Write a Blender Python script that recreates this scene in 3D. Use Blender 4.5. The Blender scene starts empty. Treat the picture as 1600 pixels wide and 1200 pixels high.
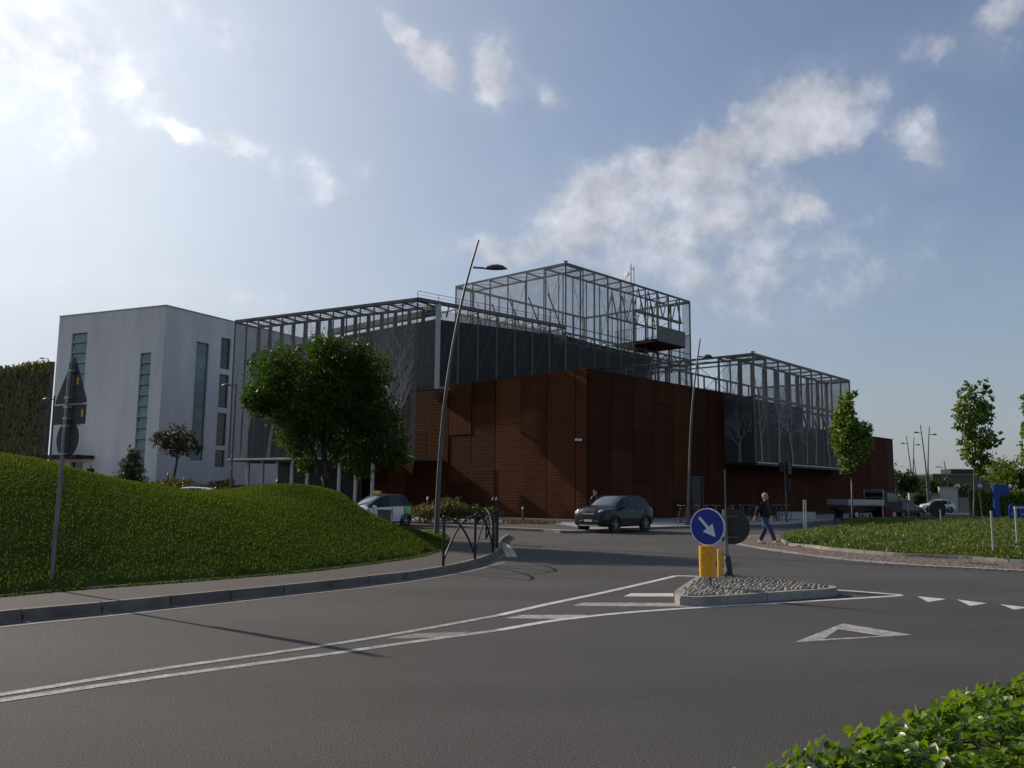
import bpy, bmesh, math, random
import numpy as np
from mathutils import Vector, Matrix
random.seed(7); RNG = np.random.default_rng(11)
S = bpy.context.scene; COL = S.collection
R = math.radians
# ------------------------------------------------------------------ camera
EYE = Vector((0, 0, 1.7)); FPX = 1340.0; PITCH = R(7.27); ROLL = R(0.55)
ROT = (Matrix.Rotation(R(90) + PITCH, 3, 'X') @ Matrix.Rotation(ROLL, 3, 'Z'))
cd = bpy.data.cameras.new('camera'); cam = bpy.data.objects.new('camera', cd); COL.objects.link(cam)
cam.location = EYE; cam.rotation_euler = ROT.to_euler(); cd.sensor_width = 36; cd.lens = FPX / 1600 * 36
cd.clip_start = 0.1; cd.clip_end = 6000; S.camera = cam
# ------------------------------------------------------------------ light
SUN_AZ, SUN_EL = R(-52), R(27)          # azimuth from +Y, negative = left
sun_dir = Vector((math.sin(SUN_AZ) * math.cos(SUN_EL), math.cos(SUN_AZ) * math.cos(SUN_EL), math.sin(SUN_EL)))
sl = bpy.data.lights.new('sun', 'SUN'); sl.energy = 3.2; sl.angle = R(0.6); sl.color = (1, .87, .72)
so = bpy.data.objects.new('sun', sl); COL.objects.link(so); so.rotation_euler = sun_dir.to_track_quat('Z', 'Y').to_euler()
S.view_settings.view_transform = 'Standard'; S.view_settings.look = 'None'
S.view_settings.exposure = EXPOSURE = 0.55; S.view_settings.gamma = 1; S.view_settings.use_curve_mapping = False
S.render.engine = 'CYCLES'
S.cycles.transparent_max_bounces = 24

def ray(px, py):
    return (ROT @ Vector(((px - 800) / FPX, -(py - 600) / FPX, -1.0)))
def G(px, py, z=0.0):                    # where a line of sight meets the level z
    d = ray(px, py); t = (z - EYE.z) / d.z
    return EYE + d * t
def P(px, py, Y):                        # a point at depth Y
    d = ray(px, py); return EYE + d * (Y / d.y)
def azel(px, py):
    d = ray(px, py).normalized(); return math.atan2(d.x, d.y), math.asin(d.z)

# ------------------------------------------------------------------ sky
def NT(nt): 
    def n(t, **k):
        x = nt.nodes.new(t)
        for a, b in k.items():
            if hasattr(x, a): setattr(x, a, b)
        return x
    return n
W = bpy.data.worlds.new('World'); S.world = W; W.use_nodes = True
nt = W.node_tree; nt.nodes.clear(); n = NT(nt); L = nt.links.new
def mth(op, a, b=None, c=None, clamp=False):
    m = nt.nodes.new('ShaderNodeMath'); m.operation = op; m.use_clamp = clamp
    for i, v in enumerate((a, b, c)):
        if v is None: continue
        if isinstance(v, (int, float)): m.inputs[i].default_value = v
        else: L(v, m.inputs[i])
    return m.outputs[0]
sky = n('ShaderNodeTexSky', sky_type='NISHITA'); sky.sun_disc = False; sky.sun_elevation = SUN_EL; sky.sun_rotation = SUN_AZ
sky.air_density = 1.0; sky.dust_density = 1.6; sky.ozone_density = 2.5; sky.altitude = 100
tc = n('ShaderNodeTexCoord'); nrm = n('ShaderNodeVectorMath', operation='NORMALIZE'); L(tc.outputs['Generated'], nrm.inputs[0])
def noise(scale, detail, rough, vec, dist=0.0):
    q = n('ShaderNodeTexNoise'); q.inputs['Scale'].default_value = scale; q.inputs['Detail'].default_value = detail
    q.inputs['Roughness'].default_value = rough; q.inputs['Distortion'].default_value = dist; L(vec, q.inputs['Vector']); return q.outputs['Fac']
sp = n('ShaderNodeSeparateXYZ'); L(nrm.outputs[0], sp.inputs[0])
az = mth('ARCTAN2', sp.outputs[0], sp.outputs[1]); el = mth('ARCSINE', sp.outputs[2])
w1 = mth('MULTIPLY', mth('SUBTRACT', noise(7, 6, .62, nrm.outputs[0]), .5), .10)
mp = n('ShaderNodeVectorMath', operation='ADD'); mp.inputs[1].default_value = (5.2, 1.3, 9.7); L(nrm.outputs[0], mp.inputs[0])
w2 = mth('MULTIPLY', mth('SUBTRACT', noise(7, 6, .62, mp.outputs[0]), .5), .10)
azw = mth('ADD', az, w1); elw = mth('ADD', el, w2)
# clouds: (px, py, half width, half height, tilt degrees, amount)
CL = [(625, 45, 42, 20, -35, .75), (675, 90, 50, 26, -30, .9), (772, 108, 36, 44, 15, .95), (850, 132, 34, 18, -35, .55),
      (1250, 190, 95, 62, 15, 1.0), (1180, 235, 70, 45, 10, .8), (1050, 275, 120, 48, 10, .95), (930, 320, 110, 60, 20, 1.0), (800, 375, 110, 26, 8, .7),
      (1060, 350, 220, 85, 5, .7), (1180, 430, 250, 80, -5, .55), (1380, 400, 220, 80, -10, .32), (1435, 222, 55, 42, -20, .62), (1240, 335, 65, 30, -15, .75), (1370, 335, 60, 22, 0, .35),
      (1455, 80, 55, 24, 5, .55), (1575, 40, 60, 42, 30, .6),
      (283, 193, 38, 17, -12, .8), (370, 212, 46, 18, -5, .85), (470, 252, 45, 20, -10, .5), (500, 295, 62, 26, -20, .6), (560, 262, 24, 20, 60, .4),
      (180, 130, 90, 40, -35, .7), (60, 60, 170, 80, -20, .7), (260, 18, 130, 30, -5, .6), (90, 170, 150, 110, -30, .5), (395, 110, 30, 12, -10, .35),
      (330, 455, 190, 20, -3, .4), (60, 420, 160, 60, 0, .3)]
dens = None
for (px, py, a, b, tl, amt) in CL:
    ca, ce = azel(px, py); sa = a / FPX * 1.0; sb = b / FPX * 1.0
    dx = mth('MULTIPLY', mth('SUBTRACT', azw, ca), math.cos(ce)); dy = mth('SUBTRACT', elw, ce)
    c, s = math.cos(R(tl)), math.sin(R(tl))
    u = mth('ADD', mth('MULTIPLY', dx, c / sa), mth('MULTIPLY', dy, s / sa))
    v = mth('ADD', mth('MULTIPLY', dx, -s / sb), mth('MULTIPLY', dy, c / sb))
    r2 = mth('ADD', mth('MULTIPLY', u, u), mth('MULTIPLY', v, v))
    g = mth('MULTIPLY', mth('EXPONENT', mth('MULTIPLY', r2, -.7)), amt)
    dens = g if dens is None else mth('SMOOTH_MAX', dens, g, .12)
# the rest of the sky outside the frame goes on with scattered cloud
front = mth('SMOOTHSTEP' if False else 'SUBTRACT', mth('ABSOLUTE', az), .62)
front = mth('MULTIPLY', front, 5.0, clamp=True)
gen = mth('MULTIPLY', mth('MULTIPLY', mth('SUBTRACT', noise(2.6, 5, .55, nrm.outputs[0]), .5), 5.0, clamp=True), front)
dens = mth('MAXIMUM', dens, gen)
fb = noise(22, 12, .58, nrm.outputs[0], .15)
d2 = mth('ADD', dens, mth('MULTIPLY', mth('SUBTRACT', fb, .5), 1.1))
mr = n('ShaderNodeMapRange', interpolation_type='SMOOTHSTEP'); mr.inputs['From Min'].default_value = .17; mr.inputs['From Max'].default_value = .86; L(d2, mr.inputs['Value'])
dk = mth('MAXIMUM', mth('MULTIPLY', mr.outputs[0], mth('MULTIPLY', dens, 1.9, clamp=True)), mth('MULTIPLY', dens, .40))
# brightness of cloud rises towards the sun
dt = n('ShaderNodeVectorMath', operation='DOT_PRODUCT'); dt.inputs[1].default_value = sun_dir; L(nrm.outputs[0], dt.inputs[0])
glow = mth('POWER', mth('MAXIMUM', dt.outputs['Value'], 0.0), 5.0)
cb = mth('ADD', mth('MULTIPLY', glow, CLOUD_GLOW := 5.0), CLOUD_BASE := 5.6)
sh = mth('ADD', mth('MULTIPLY', mth('SUBTRACT', noise(9, 5, .6, mp.outputs[0]), .5), .9), .92)
so_ = n('ShaderNodeVectorMath', operation='ADD'); so_.inputs[1].default_value = (-.020, .004, .020); L(nrm.outputs[0], so_.inputs[0])
edge_ = mth('SUBTRACT', fb, noise(22, 12, .58, so_.outputs[0], .15)); cb = mth('MULTIPLY', mth('MULTIPLY', cb, sh), mth('ADD', mth('MULTIPLY', edge_, .9), 1.0))
cc = n('ShaderNodeCombineColor'); L(mth('MULTIPLY', cb, .93), cc.inputs[0]); L(mth('MULTIPLY', cb, .96), cc.inputs[1]); L(mth('MULTIPLY', cb, 1.05), cc.inputs[2])
# thin veil of haze lightens the sky toward the sun and the horizon
hz = mth('EXPONENT', mth('MULTIPLY', mth('MAXIMUM', sp.outputs[2], 0.0), -5.0))
veil = mth('ADD', mth('MULTIPLY', hz, .85), mth('MULTIPLY', mth('POWER', mth('MAXIMUM', dt.outputs['Value'], 0.0), 3.6), .95), clamp=True)
vc = n('ShaderNodeCombineColor'); vb = mth('ADD', mth('MULTIPLY', glow, VEIL_GLOW := 6.4), VEIL_BASE := 3.1)
L(mth('MULTIPLY', vb, .90), vc.inputs[0]); L(mth('MULTIPLY', vb, .985), vc.inputs[1]); L(mth('MULTIPLY', vb, 1.09), vc.inputs[2])
mv = n('ShaderNodeMix', data_type='RGBA'); L(veil, mv.inputs['Factor']); tnt = n('ShaderNodeVectorMath', operation='MULTIPLY'); tnt.inputs[1].default_value = (1.01, .99, 1.02); L(sky.outputs[0], tnt.inputs[0]); L(tnt.outputs[0], mv.inputs[6]); L(vc.outputs[0], mv.inputs[7])
mx = n('ShaderNodeMix', data_type='RGBA'); L(mth('MULTIPLY', dk, .85), mx.inputs['Factor']); L(mv.outputs[2], mx.inputs[6]); L(cc.outputs[0], mx.inputs[7])
bg = n('ShaderNodeBackground'); bg.inputs['Strength'].default_value = SKY_STRENGTH = 0.08; L(mx.outputs[2], bg.inputs['Color'])
ow = n('ShaderNodeOutputWorld'); L(bg.outputs[0], ow.inputs['Surface'])

# ------------------------------------------------------------------ helpers
def mat(name, col, rough=.7, var=.25, scale=4.0, bump=0.0, bscale=None, metal=0.0, spec=.4, col2=None, detail=6, speck=0.0, spscale=300, orand=0.0, coat=0.0, stretch=None, rvar=0.0):
    m = bpy.data.materials.new(name); m.use_nodes = True; t = m.node_tree; b = t.nodes['Principled BSDF']; l = t.links.new; nn = NT(t)
    b.inputs['Roughness'].default_value = rough; b.inputs['Metallic'].default_value = metal; b.inputs['Specular IOR Level'].default_value = spec
    b.inputs['Coat Weight'].default_value = coat; b.inputs['Coat Roughness'].default_value = .06
    tc = nn('ShaderNodeTexCoord'); mp = nn('ShaderNodeMapping'); l(tc.outputs['Object'], mp.inputs['Vector'])
    if stretch: mp.inputs['Scale'].default_value = stretch
    nz = nn('ShaderNodeTexNoise'); nz.inputs['Scale'].default_value = scale; nz.inputs['Detail'].default_value = detail; nz.inputs['Roughness'].default_value = .6; l(mp.outputs[0], nz.inputs['Vector'])
    ra = nn('ShaderNodeMapRange'); ra.inputs['From Min'].default_value = .3; ra.inputs['From Max'].default_value = .7; l(nz.outputs['Fac'], ra.inputs['Value'])
    mi = nn('ShaderNodeMix', data_type='RGBA'); l(ra.outputs[0], mi.inputs['Factor'])
    c2 = col2 or tuple(min(1, c * (1 + var)) for c in col); c1 = col if col2 else tuple(c * (1 - var) for c in col)
    mi.inputs[6].default_value = (*c1, 1); mi.inputs[7].default_value = (*c2, 1); out = mi.outputs[2]
    if speck:
        sn = nn('ShaderNodeTexNoise'); sn.inputs['Scale'].default_value = spscale; sn.inputs['Detail'].default_value = 2; l(tc.outputs['Object'], sn.inputs['Vector'])
        sr = nn('ShaderNodeMapRange'); sr.inputs['From Min'].default_value = .36; sr.inputs['From Max'].default_value = .64; sr.inputs['To Min'].default_value = 1 - speck; sr.inputs['To Max'].default_value = 1 + speck; l(sn.outputs['Fac'], sr.inputs['Value'])
        mm = nn('ShaderNodeVectorMath', operation='SCALE'); l(out, mm.inputs[0]); l(sr.outputs[0], mm.inputs['Scale']); out = mm.outputs[0]
    if orand:
        oi = nn('ShaderNodeObjectInfo'); sr = nn('ShaderNodeMapRange'); sr.inputs['To Min'].default_value = 1 - orand; sr.inputs['To Max'].default_value = 1 + orand; l(oi.outputs['Random'], sr.inputs['Value'])
        mm = nn('ShaderNodeVectorMath', operation='SCALE'); l(out, mm.inputs[0]); l(sr.outputs[0], mm.inputs['Scale']); out = mm.outputs[0]
    l(out, b.inputs['Base Color'])
    if rvar:
        rr = nn('ShaderNodeMapRange'); rr.inputs['To Min'].default_value = rough - rvar; rr.inputs['To Max'].default_value = rough + rvar; l(nz.outputs['Fac'], rr.inputs['Value']); l(rr.outputs[0], b.inputs['Roughness'])
    if bump:
        bn = nn('ShaderNodeTexNoise'); bn.inputs['Scale'].default_value = bscale or scale * 6; bn.inputs['Detail'].default_value = 5; l(tc.outputs['Object'], bn.inputs['Vector'])
        bp = nn('ShaderNodeBump'); bp.inputs['Strength'].default_value = bump; bp.inputs['Distance'].default_value = .02; l(bn.outputs['Fac'], bp.inputs['Height']); l(bp.outputs[0], b.inputs['Normal'])
    return m
def leafmat(name, c1, c2, trans=.45, rough=.45, scale=3.0, fine=40, spec=.35):
    m = bpy.data.materials.new(name); m.use_nodes = True; t = m.node_tree; b = t.nodes['Principled BSDF']; l = t.links.new; nn = NT(t); o = t.nodes['Material Output']
    tc = nn('ShaderNodeTexCoord'); nz = nn('ShaderNodeTexNoise'); nz.inputs['Scale'].default_value = scale; nz.inputs['Detail'].default_value = 3; l(tc.outputs['Object'], nz.inputs['Vector'])
    n2 = nn('ShaderNodeTexNoise'); n2.inputs['Scale'].default_value = fine; n2.inputs['Detail'].default_value = 1; l(tc.outputs['Object'], n2.inputs['Vector'])
    ad = nn('ShaderNodeMath', operation='ADD'); l(nz.outputs['Fac'], ad.inputs[0]); l(n2.outputs['Fac'], ad.inputs[1])
    ra = nn('ShaderNodeMapRange'); ra.inputs['From Min'].default_value = .72; ra.inputs['From Max'].default_value = 1.28; l(ad.outputs[0], ra.inputs['Value'])
    mi = nn('ShaderNodeMix', data_type='RGBA'); l(ra.outputs[0], mi.inputs['Factor']); mi.inputs[6].default_value = (*c1, 1); mi.inputs[7].default_value = (*c2, 1)
    l(mi.outputs[2], b.inputs['Base Color']); b.inputs['Roughness'].default_value = rough; b.inputs['Specular IOR Level'].default_value = spec
    tr = nn('ShaderNodeBsdfTranslucent'); sc = nn('ShaderNodeVectorMath', operation='MULTIPLY'); sc.inputs[1].default_value = (1.5, 1.6, .6); l(mi.outputs[2], sc.inputs[0]); l(sc.outputs[0], tr.inputs['Color'])
    ms = nn('ShaderNodeMixShader'); ms.inputs[0].default_value = trans; l(b.outputs[0], ms.inputs[1]); l(tr.outputs[0], ms.inputs[2]); l(ms.outputs[0], o.inputs['Surface'])
    return m
def meshmat(name, col, alpha, metal=.3, pitch=None):      # woven metal mesh: partly see-through
    m = bpy.data.materials.new(name); m.use_nodes = True; t = m.node_tree; b = t.nodes['Principled BSDF']; l = t.links.new; nn = NT(t)
    b.inputs['Base Color'].default_value = (*col, 1); b.inputs['Roughness'].default_value = .5; b.inputs['Metallic'].default_value = metal
    tc = nn('ShaderNodeTexCoord'); nz = nn('ShaderNodeTexNoise'); nz.inputs['Scale'].default_value = 1.6; nz.inputs['Detail'].default_value = 8; nz.inputs['Roughness'].default_value = .75; l(tc.outputs['Object'], nz.inputs['Vector'])
    mp = nn('ShaderNodeMapRange'); mp.inputs['From Min'].default_value = .3; mp.inputs['From Max'].default_value = .7; mp.inputs['To Min'].default_value = alpha - .12; mp.inputs['To Max'].default_value = alpha + .12; l(nz.outputs['Fac'], mp.inputs['Value'])
    l(mp.outputs[0], b.inputs['Alpha']); return m
class MB:
    def __init__(s): s.v = []; s.f = []
    def add(s, vs, fs):
        o = len(s.v); s.v += [tuple(x) for x in vs]; s.f += [tuple(i + o for i in f) for f in fs]; return s
    def box(s, c, d, rz=0.0, m=None):
        a, b, e = d[0] / 2, d[1] / 2, d[2] / 2; q = m or Matrix.Rotation(rz, 3, 'Z'); c = Vector(c)
        vs = [c + q @ Vector((x * a, y * b, z * e)) for z in (-1, 1) for x, y in ((-1, -1), (1, -1), (1, 1), (-1, 1))]
        return s.add(vs, [(3, 2, 1, 0), (4, 5, 6, 7), (0, 1, 5, 4), (1, 2, 6, 5), (2, 3, 7, 6), (3, 0, 4, 7)])
    def beam(s, p, q, w, h=None):
        p, q = Vector(p), Vector(q); d = q - p; Ln = d.length
        if Ln < 1e-6: return s
        m = d.to_track_quat('X', 'Z').to_matrix(); return s.box((p + q) / 2, (Ln, w, h or w), m=m)
    def tube(s, pts, rs, k=8, cap=True):
        pts = [Vector(p) for p in pts]; 
        if isinstance(rs, (int, float)): rs = [rs] * len(pts)
        vs = []; fs = []; N = len(pts)
        for i, p in enumerate(pts):
            d = (pts[min(i + 1, N - 1)] - pts[max(i - 1, 0)]).normalized()
            m = d.to_track_quat('Z', 'Y').to_matrix()
            for j in range(k):
                a = 2 * math.pi * j / k; vs.append(p + m @ Vector((rs[i] * math.cos(a), rs[i] * math.sin(a), 0)))
        for i in range(N - 1):
            for j in range(k): fs.append((i * k + j, i * k + (j + 1) % k, (i + 1) * k + (j + 1) % k, (i + 1) * k + j))
        if cap: fs.append(tuple(range(k - 1, -1, -1))); fs.append(tuple((N - 1) * k + j for j in range(k)))
        return s.add(vs, fs)
    def poly(s, pts, z=None):
        vs = [(p[0], p[1], z if z is not None else p[2]) for p in pts]; return s.add(vs, [tuple(range(len(vs)))])
    def prism(s, pts, z0, z1):
        k = len(pts); vs = [(p[0], p[1], z0) for p in pts] + [(p[0], p[1], z1) for p in pts]
        fs = [tuple(range(k - 1, -1, -1)), tuple(range(k, 2 * k))] + [(i, (i + 1) % k, k + (i + 1) % k, k + i) for i in range(k)]
        return s.add(vs, fs)
    def extr(s, pts, d):                                  # planar polygon pushed along d
        k = len(pts); d = Vector(d); vs = [Vector(p) for p in pts] + [Vector(p) + d for p in pts]
        fs = [tuple(range(k)), tuple(range(2 * k - 1, k - 1, -1))] + [((i + 1) % k, i, k + i, k + (i + 1) % k) for i in range(k)]
        return s.add(vs, fs)
    def disc(s, c, nrm, r, th, k=28):
        m = Vector(nrm).normalized().to_track_quat('Z', 'Y').to_matrix(); c = Vector(c)
        return s.extr([c + m @ Vector((r * math.cos(2 * math.pi * j / k), r * math.sin(2 * math.pi * j / k), 0)) for j in range(k)], Vector(nrm).normalized() * -th)
    def sphere(s, c, r, k=10, sc=(1, 1, 1), m=None):
        vs = []; fs = []; c = Vector(c); h = k // 2 + 1; m = m or Matrix.Identity(3)
        for i in range(h + 1):
            for j in range(k):
                a, b = math.pi * i / h, 2 * math.pi * j / k
                vs.append(c + m @ Vector((r * sc[0] * math.sin(a) * math.cos(b), r * sc[1] * math.sin(a) * math.sin(b), r * sc[2] * math.cos(a))))
        for i in range(h):
            for j in range(k): fs.append((i * k + j, (i + 1) * k + j, (i + 1) * k + (j + 1) % k, i * k + (j + 1) % k))
        return s.add(vs, fs)
def root_off(p):
    o = Vector((0, 0, 0))
    while p is not None: o += p.location; p = p.parent
    return o
def obj(name, mb, m, parent=None, smooth=False, label=None, kind=None, weld=False):
    off = root_off(parent); me = bpy.data.meshes.new(name)
    vs = [(v[0] - off.x, v[1] - off.y, v[2] - off.z) for v in mb.v]
    me.from_pydata(vs, [], mb.f)
    if weld or smooth:
        bm = bmesh.new(); bm.from_mesh(me); bmesh.ops.remove_doubles(bm, verts=bm.verts, dist=1e-4); bmesh.ops.recalc_face_normals(bm, faces=bm.faces); bm.to_mesh(me); bm.free()
    if m: me.materials.append(m)
    if smooth: me.shade_smooth() if smooth is True else me.shade_smooth()
    if smooth == 'auto':
        me.set_sharp_from_angle(angle=R(38))
    o = bpy.data.objects.new(name, me); COL.objects.link(o)
    if parent: o.parent = parent
    if label: o['label'] = label
    if kind: o['kind'] = kind
    return o
def tag(o, label, cat, group=None):
    o['label'] = label; o['category'] = cat
    if group: o['group'] = group
    return o
def thing(name, label, cat, loc=(0, 0, 0), group=None):
    o = bpy.data.objects.new(name, None); COL.objects.link(o); o.location = loc; o.empty_display_size = .2; return tag(o, label, cat, group)
def copy_tree(o, parent=None):
    c = o.copy(); COL.objects.link(c); c.parent = parent
    for ch in [x for x in KIDS(o)]: copy_tree(ch, c)
    return c
def KIDS(o): return [x for x in bpy.data.objects if x.parent == o]
def struct(name, mb, m, smooth=False, parent=None): return obj(name, mb, m, parent, smooth, kind='structure')
def npmesh(name, V, F, m, parent=None, kind=None, smooth=False):     # V (n,3), F (k,3|4) arrays
    off = root_off(parent); V = np.asarray(V, dtype=np.float32) - np.array(off, dtype=np.float32)
    me = bpy.data.meshes.new(name); k = F.shape[1]
    me.vertices.add(len(V)); me.vertices.foreach_set('co', V.ravel()); me.loops.add(F.size); me.loops.foreach_set('vertex_index', F.ravel().astype(np.int32))
    me.polygons.add(len(F)); me.polygons.foreach_set('loop_start', np.arange(0, F.size, k, dtype=np.int32)); me.update(calc_edges=True)
    if smooth: me.shade_smooth()
    me.materials.append(m); o = bpy.data.objects.new(name, me); COL.objects.link(o)
    if parent: o.parent = parent
    if kind: o['kind'] = kind
    return o
def unit(a): return a / np.maximum(np.linalg.norm(a, axis=1, keepdims=True), 1e-9)
def leaves(pos, size, axis, nrm, wid=.45, fold=.25, jit=.35):        # folded leaf shapes: 6 vertices, 4 triangles
    N = len(pos); a = unit(axis); n_ = unit(nrm - (nrm * a).sum(1, keepdims=True) * a); b = np.cross(a, n_)
    s = (size * (1 + RNG.uniform(-jit, jit, N)))[:, None]
    base = pos; tip = pos + a * s - n_ * s * .12; m1 = pos + a * s * .42
    l1 = m1 + b * s * wid * .5 + n_ * s * fold * .5; r1 = m1 - b * s * wid * .5 + n_ * s * fold * .5
    V = np.stack([base, l1, tip, r1], 1).reshape(-1, 3); i = np.arange(N)[:, None] * 4
    F = np.concatenate([i + np.array([[0, 2, 1]]), i + np.array([[0, 3, 2]])], 0); return V, F
def rnd(n_): return unit(RNG.normal(size=(n_, 3)))
def polyline(pts, n_):
    pts = [Vector(p) for p in pts]; ds = [0]
    for a, b in zip(pts, pts[1:]): ds.append(ds[-1] + (b - a).length)
    out = []
    for i in range(n_):
        t = ds[-1] * i / (n_ - 1); k = max(j for j in range(len(ds) - 1) if ds[j] <= t + 1e-9); out.append(pts[k].lerp(pts[k + 1], (t - ds[k]) / max(1e-9, ds[k + 1] - ds[k])))
    return out
def smooth_line(pts, n_=60):            # Catmull-Rom
    p = [Vector(x) for x in pts]; p = [p[0] * 2 - p[1]] + p + [p[-1] * 2 - p[-2]]; o = []
    for i in range(1, len(p) - 2):
        for k in range(8):
            t = k / 8; a, b, c, d = p[i - 1], p[i], p[i + 1], p[i + 2]
            o.append(.5 * ((2 * b) + (c - a) * t + (2 * a - 5 * b + 4 * c - d) * t * t + (3 * b - a - 3 * c + d) * t ** 3))
    o.append(p[-2]); return polyline(o, n_)
def strip(mb, line, w0, w1, z):         # ribbon between offsets w0 and w1 (to the right of travel)
    N = len(line); L_, R_ = [], []
    for i, p in enumerate(line):
        d = (line[min(i + 1, N - 1)] - line[max(i - 1, 0)]); d.z = 0; d.normalize(); r = Vector((d.y, -d.x, 0))
        L_.append(p + r * w0); R_.append(p + r * w1)
    vs = [(q.x, q.y, z) for q in L_] + [(q.x, q.y, z) for q in R_]
    mb.add(vs, [(i, N + i, N + i + 1, i + 1) for i in range(N - 1)]); return L_, R_
def inside(x, y, poly):
    c = False; j = len(poly) - 1
    for i in range(len(poly)):
        xi, yi, xj, yj = poly[i][0], poly[i][1], poly[j][0], poly[j][1]
        if (yi > y) != (yj > y) and x < (xj - xi) * (y - yi) / (yj - yi) + xi: c = not c
        j = i
    return c
# ------------------------------------------------------------------ materials
M = {}
M['asphalt'] = mat('asphalt', (.055, .052, .050), .88, .32, .22, .7, 90, speck=.6, spscale=75, detail=14, stretch=(.5, 1.3, 1))
M['footway'] = mat('footway', (.060, .053, .050), .9, .12, .8, .4, 120, speck=.35, spscale=90)
M['earth'] = mat('earth', (.10, .10, .075), .95, .3, .5, .3, 20)
M['concrete'] = mat('concrete', (.26, .25, .225), .85, .22, 2.0, .35, 40, orand=.12, speck=.15, spscale=60)
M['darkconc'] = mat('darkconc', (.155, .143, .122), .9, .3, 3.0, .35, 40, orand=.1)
M['paving'] = mat('paving', (.27, .26, .25), .8, .15, 1.0, .2, 30)
M['porphyry'] = mat('porphyry', (.15, .11, .095), .8, .35, 5.0, .5, 30, detail=9, speck=.4, spscale=14)
M['paint'] = mat('paint', (.50, .49, .47), .75, .28, 6.0, .3, 80, detail=10, speck=.3, spscale=50)
M['worn'] = mat('worn', (.14, .135, .13), .75, .3, 7.0, .2, 60, col2=(.44, .43, .41), detail=12, speck=.35, spscale=40)
M['faint'] = mat('faint', (.11, .105, .10), .75, .3, 9.0, .2, 60, col2=(.24, .235, .225), detail=12)
M['turf'] = mat('turf', (.040, .060, .014), 1.0, .35, .8, .3, 12, spec=.0)
M['rust'] = mat('rust', (.062, .0215, .0088), .9, .3, .5, 0, 12, spec=.12, orand=.24, detail=7, stretch=(1, 1, .3))
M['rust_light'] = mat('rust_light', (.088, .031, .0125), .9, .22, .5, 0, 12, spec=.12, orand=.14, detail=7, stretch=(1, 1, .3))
M['rustcore'] = mat('rustcore', (.05, .018, .009), .9, .2)
M['metal_clad'] = mat('metal_clad', (.011, .0125, .0145), .8, .35, .5, .2, 8, spec=.2, metal=.0, orand=.1, stretch=(1, 1, .25), rvar=.12)
M['steel'] = mat('steel', (.115, .112, .105), .5, .2, 1.5, .1, 20, metal=.5, orand=.12)
M['steeldk'] = mat('steeldk', (.10, .10, .10), .5, .2, 1.5, metal=.5)
M['white_render'] = mat('white_render', (.63, .615, .59), .9, .13, .5, .25, 25, detail=12, stretch=(1, 1, .22))
M['winglass'] = mat('winglass', (.13, .19, .19), .22, .2, .6, spec=.6, orand=.22)
M['darkglass'] = mat('darkglass', (.02, .025, .03), .12, .2, spec=.7, orand=.3)
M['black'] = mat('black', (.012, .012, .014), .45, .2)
M['rubber'] = mat('rubber', (.014, .014, .014), .8, .2, 20)
M['carbody'] = mat('carbody', (.008, .010, .016), .35, .08, 2, coat=.2, spec=.3)
M['carwhite'] = mat('carwhite', (.62, .62, .62), .35, .04, coat=.8)
M['cargreen'] = mat('cargreen', (.10, .38, .05), .35, .08, coat=.8)
M['carblue'] = mat('carblue', (.04, .07, .16), .35, .08, coat=.8)
M['glass'] = mat('glass', (.03, .045, .05), .06, .1, spec=.9, coat=1.0)
M['sideglass'] = mat('sideglass', (.006, .008, .012), .12, .1, spec=.35)
M['paver'] = mat('paver', (.42, .35, .27), .85, .2, 5, .3, 30, orand=.15)
M['chrome'] = mat('chrome', (.6, .6, .6), .2, .05, metal=.9)
M['alu'] = mat('alu', (.36, .36, .35), .45, .15, 8, metal=.6)
M['plate'] = mat('plate', (.6, .62, .65), .5, .05)
M['lens'] = mat('lens', (.45, .47, .5), .15, .1, coat=1, spec=.8)
M['redlens'] = mat('redlens', (.3, .02, .02), .2, .1, coat=1)
M['yellow'] = mat('yellow', (.72, .34, .01), .5, .12, 5, speck=.08, spscale=20)
M['blue'] = mat('blue', (.004, .028, .24), .4, .08)
M['bluelight'] = mat('bluelight', (.006, .05, .24), .5, .1)
M['signwhite'] = mat('signwhite', (.62, .63, .64), .5, .05)
M['signback'] = mat('signback', (.032, .034, .036), .6, .2, 6, metal=.2)
M['galv'] = mat('galv', (.18, .19, .20), .45, .2, 8, metal=.6)
M['bark'] = mat('bark', (.075, .060, .045), .95, .35, 9, .7, 30)
M['palebark'] = mat('palebark', (.14, .125, .105), .95, .35, 9, .5, 30)
M['leaf_ash'] = leafmat('leaf_ash', (.022, .050, .010), (.060, .105, .016), .40, fine=12, scale=1.2, spec=.15)
M['leaf_maple'] = leafmat('leaf_maple', (.062, .105, .018), (.14, .20, .034), .42, fine=10)
M['leaf_hedge'] = leafmat('leaf_hedge', (.045, .105, .010), (.18, .25, .022), .38, rough=.36, fine=24, spec=.55)
M['leaf_dark'] = leafmat('leaf_dark', (.022, .042, .012), (.045, .075, .018), .3, fine=8)
M['leaf_red'] = leafmat('leaf_red', (.040, .032, .018), (.060, .055, .025), .3, fine=8)
M['leaf_brown'] = leafmat('leaf_brown', (.085, .050, .022), (.085, .085, .025), .35, fine=6, scale=.8)
M['leaf_ivy'] = leafmat('leaf_ivy', (.08, .09, .03), (.19, .18, .075), .3, fine=3, scale=.5)
M['leaf_cover'] = leafmat('leaf_cover', (.062, .092, .020), (.13, .165, .04), .35, fine=14, scale=1.0)
M['grass'] = leafmat('grass', (.040, .064, .012), (.076, .098, .024), .5, rough=.8, fine=30, scale=.4, spec=.05)
M['skin'] = mat('skin', (.42, .22, .15), .6, .06, 20)
M['jacket'] = mat('jacket', (.014, .014, .016), .9, .3, 12)
M['shirt'] = mat('shirt', (.13, .13, .14), .9, .2, 20)
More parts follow.
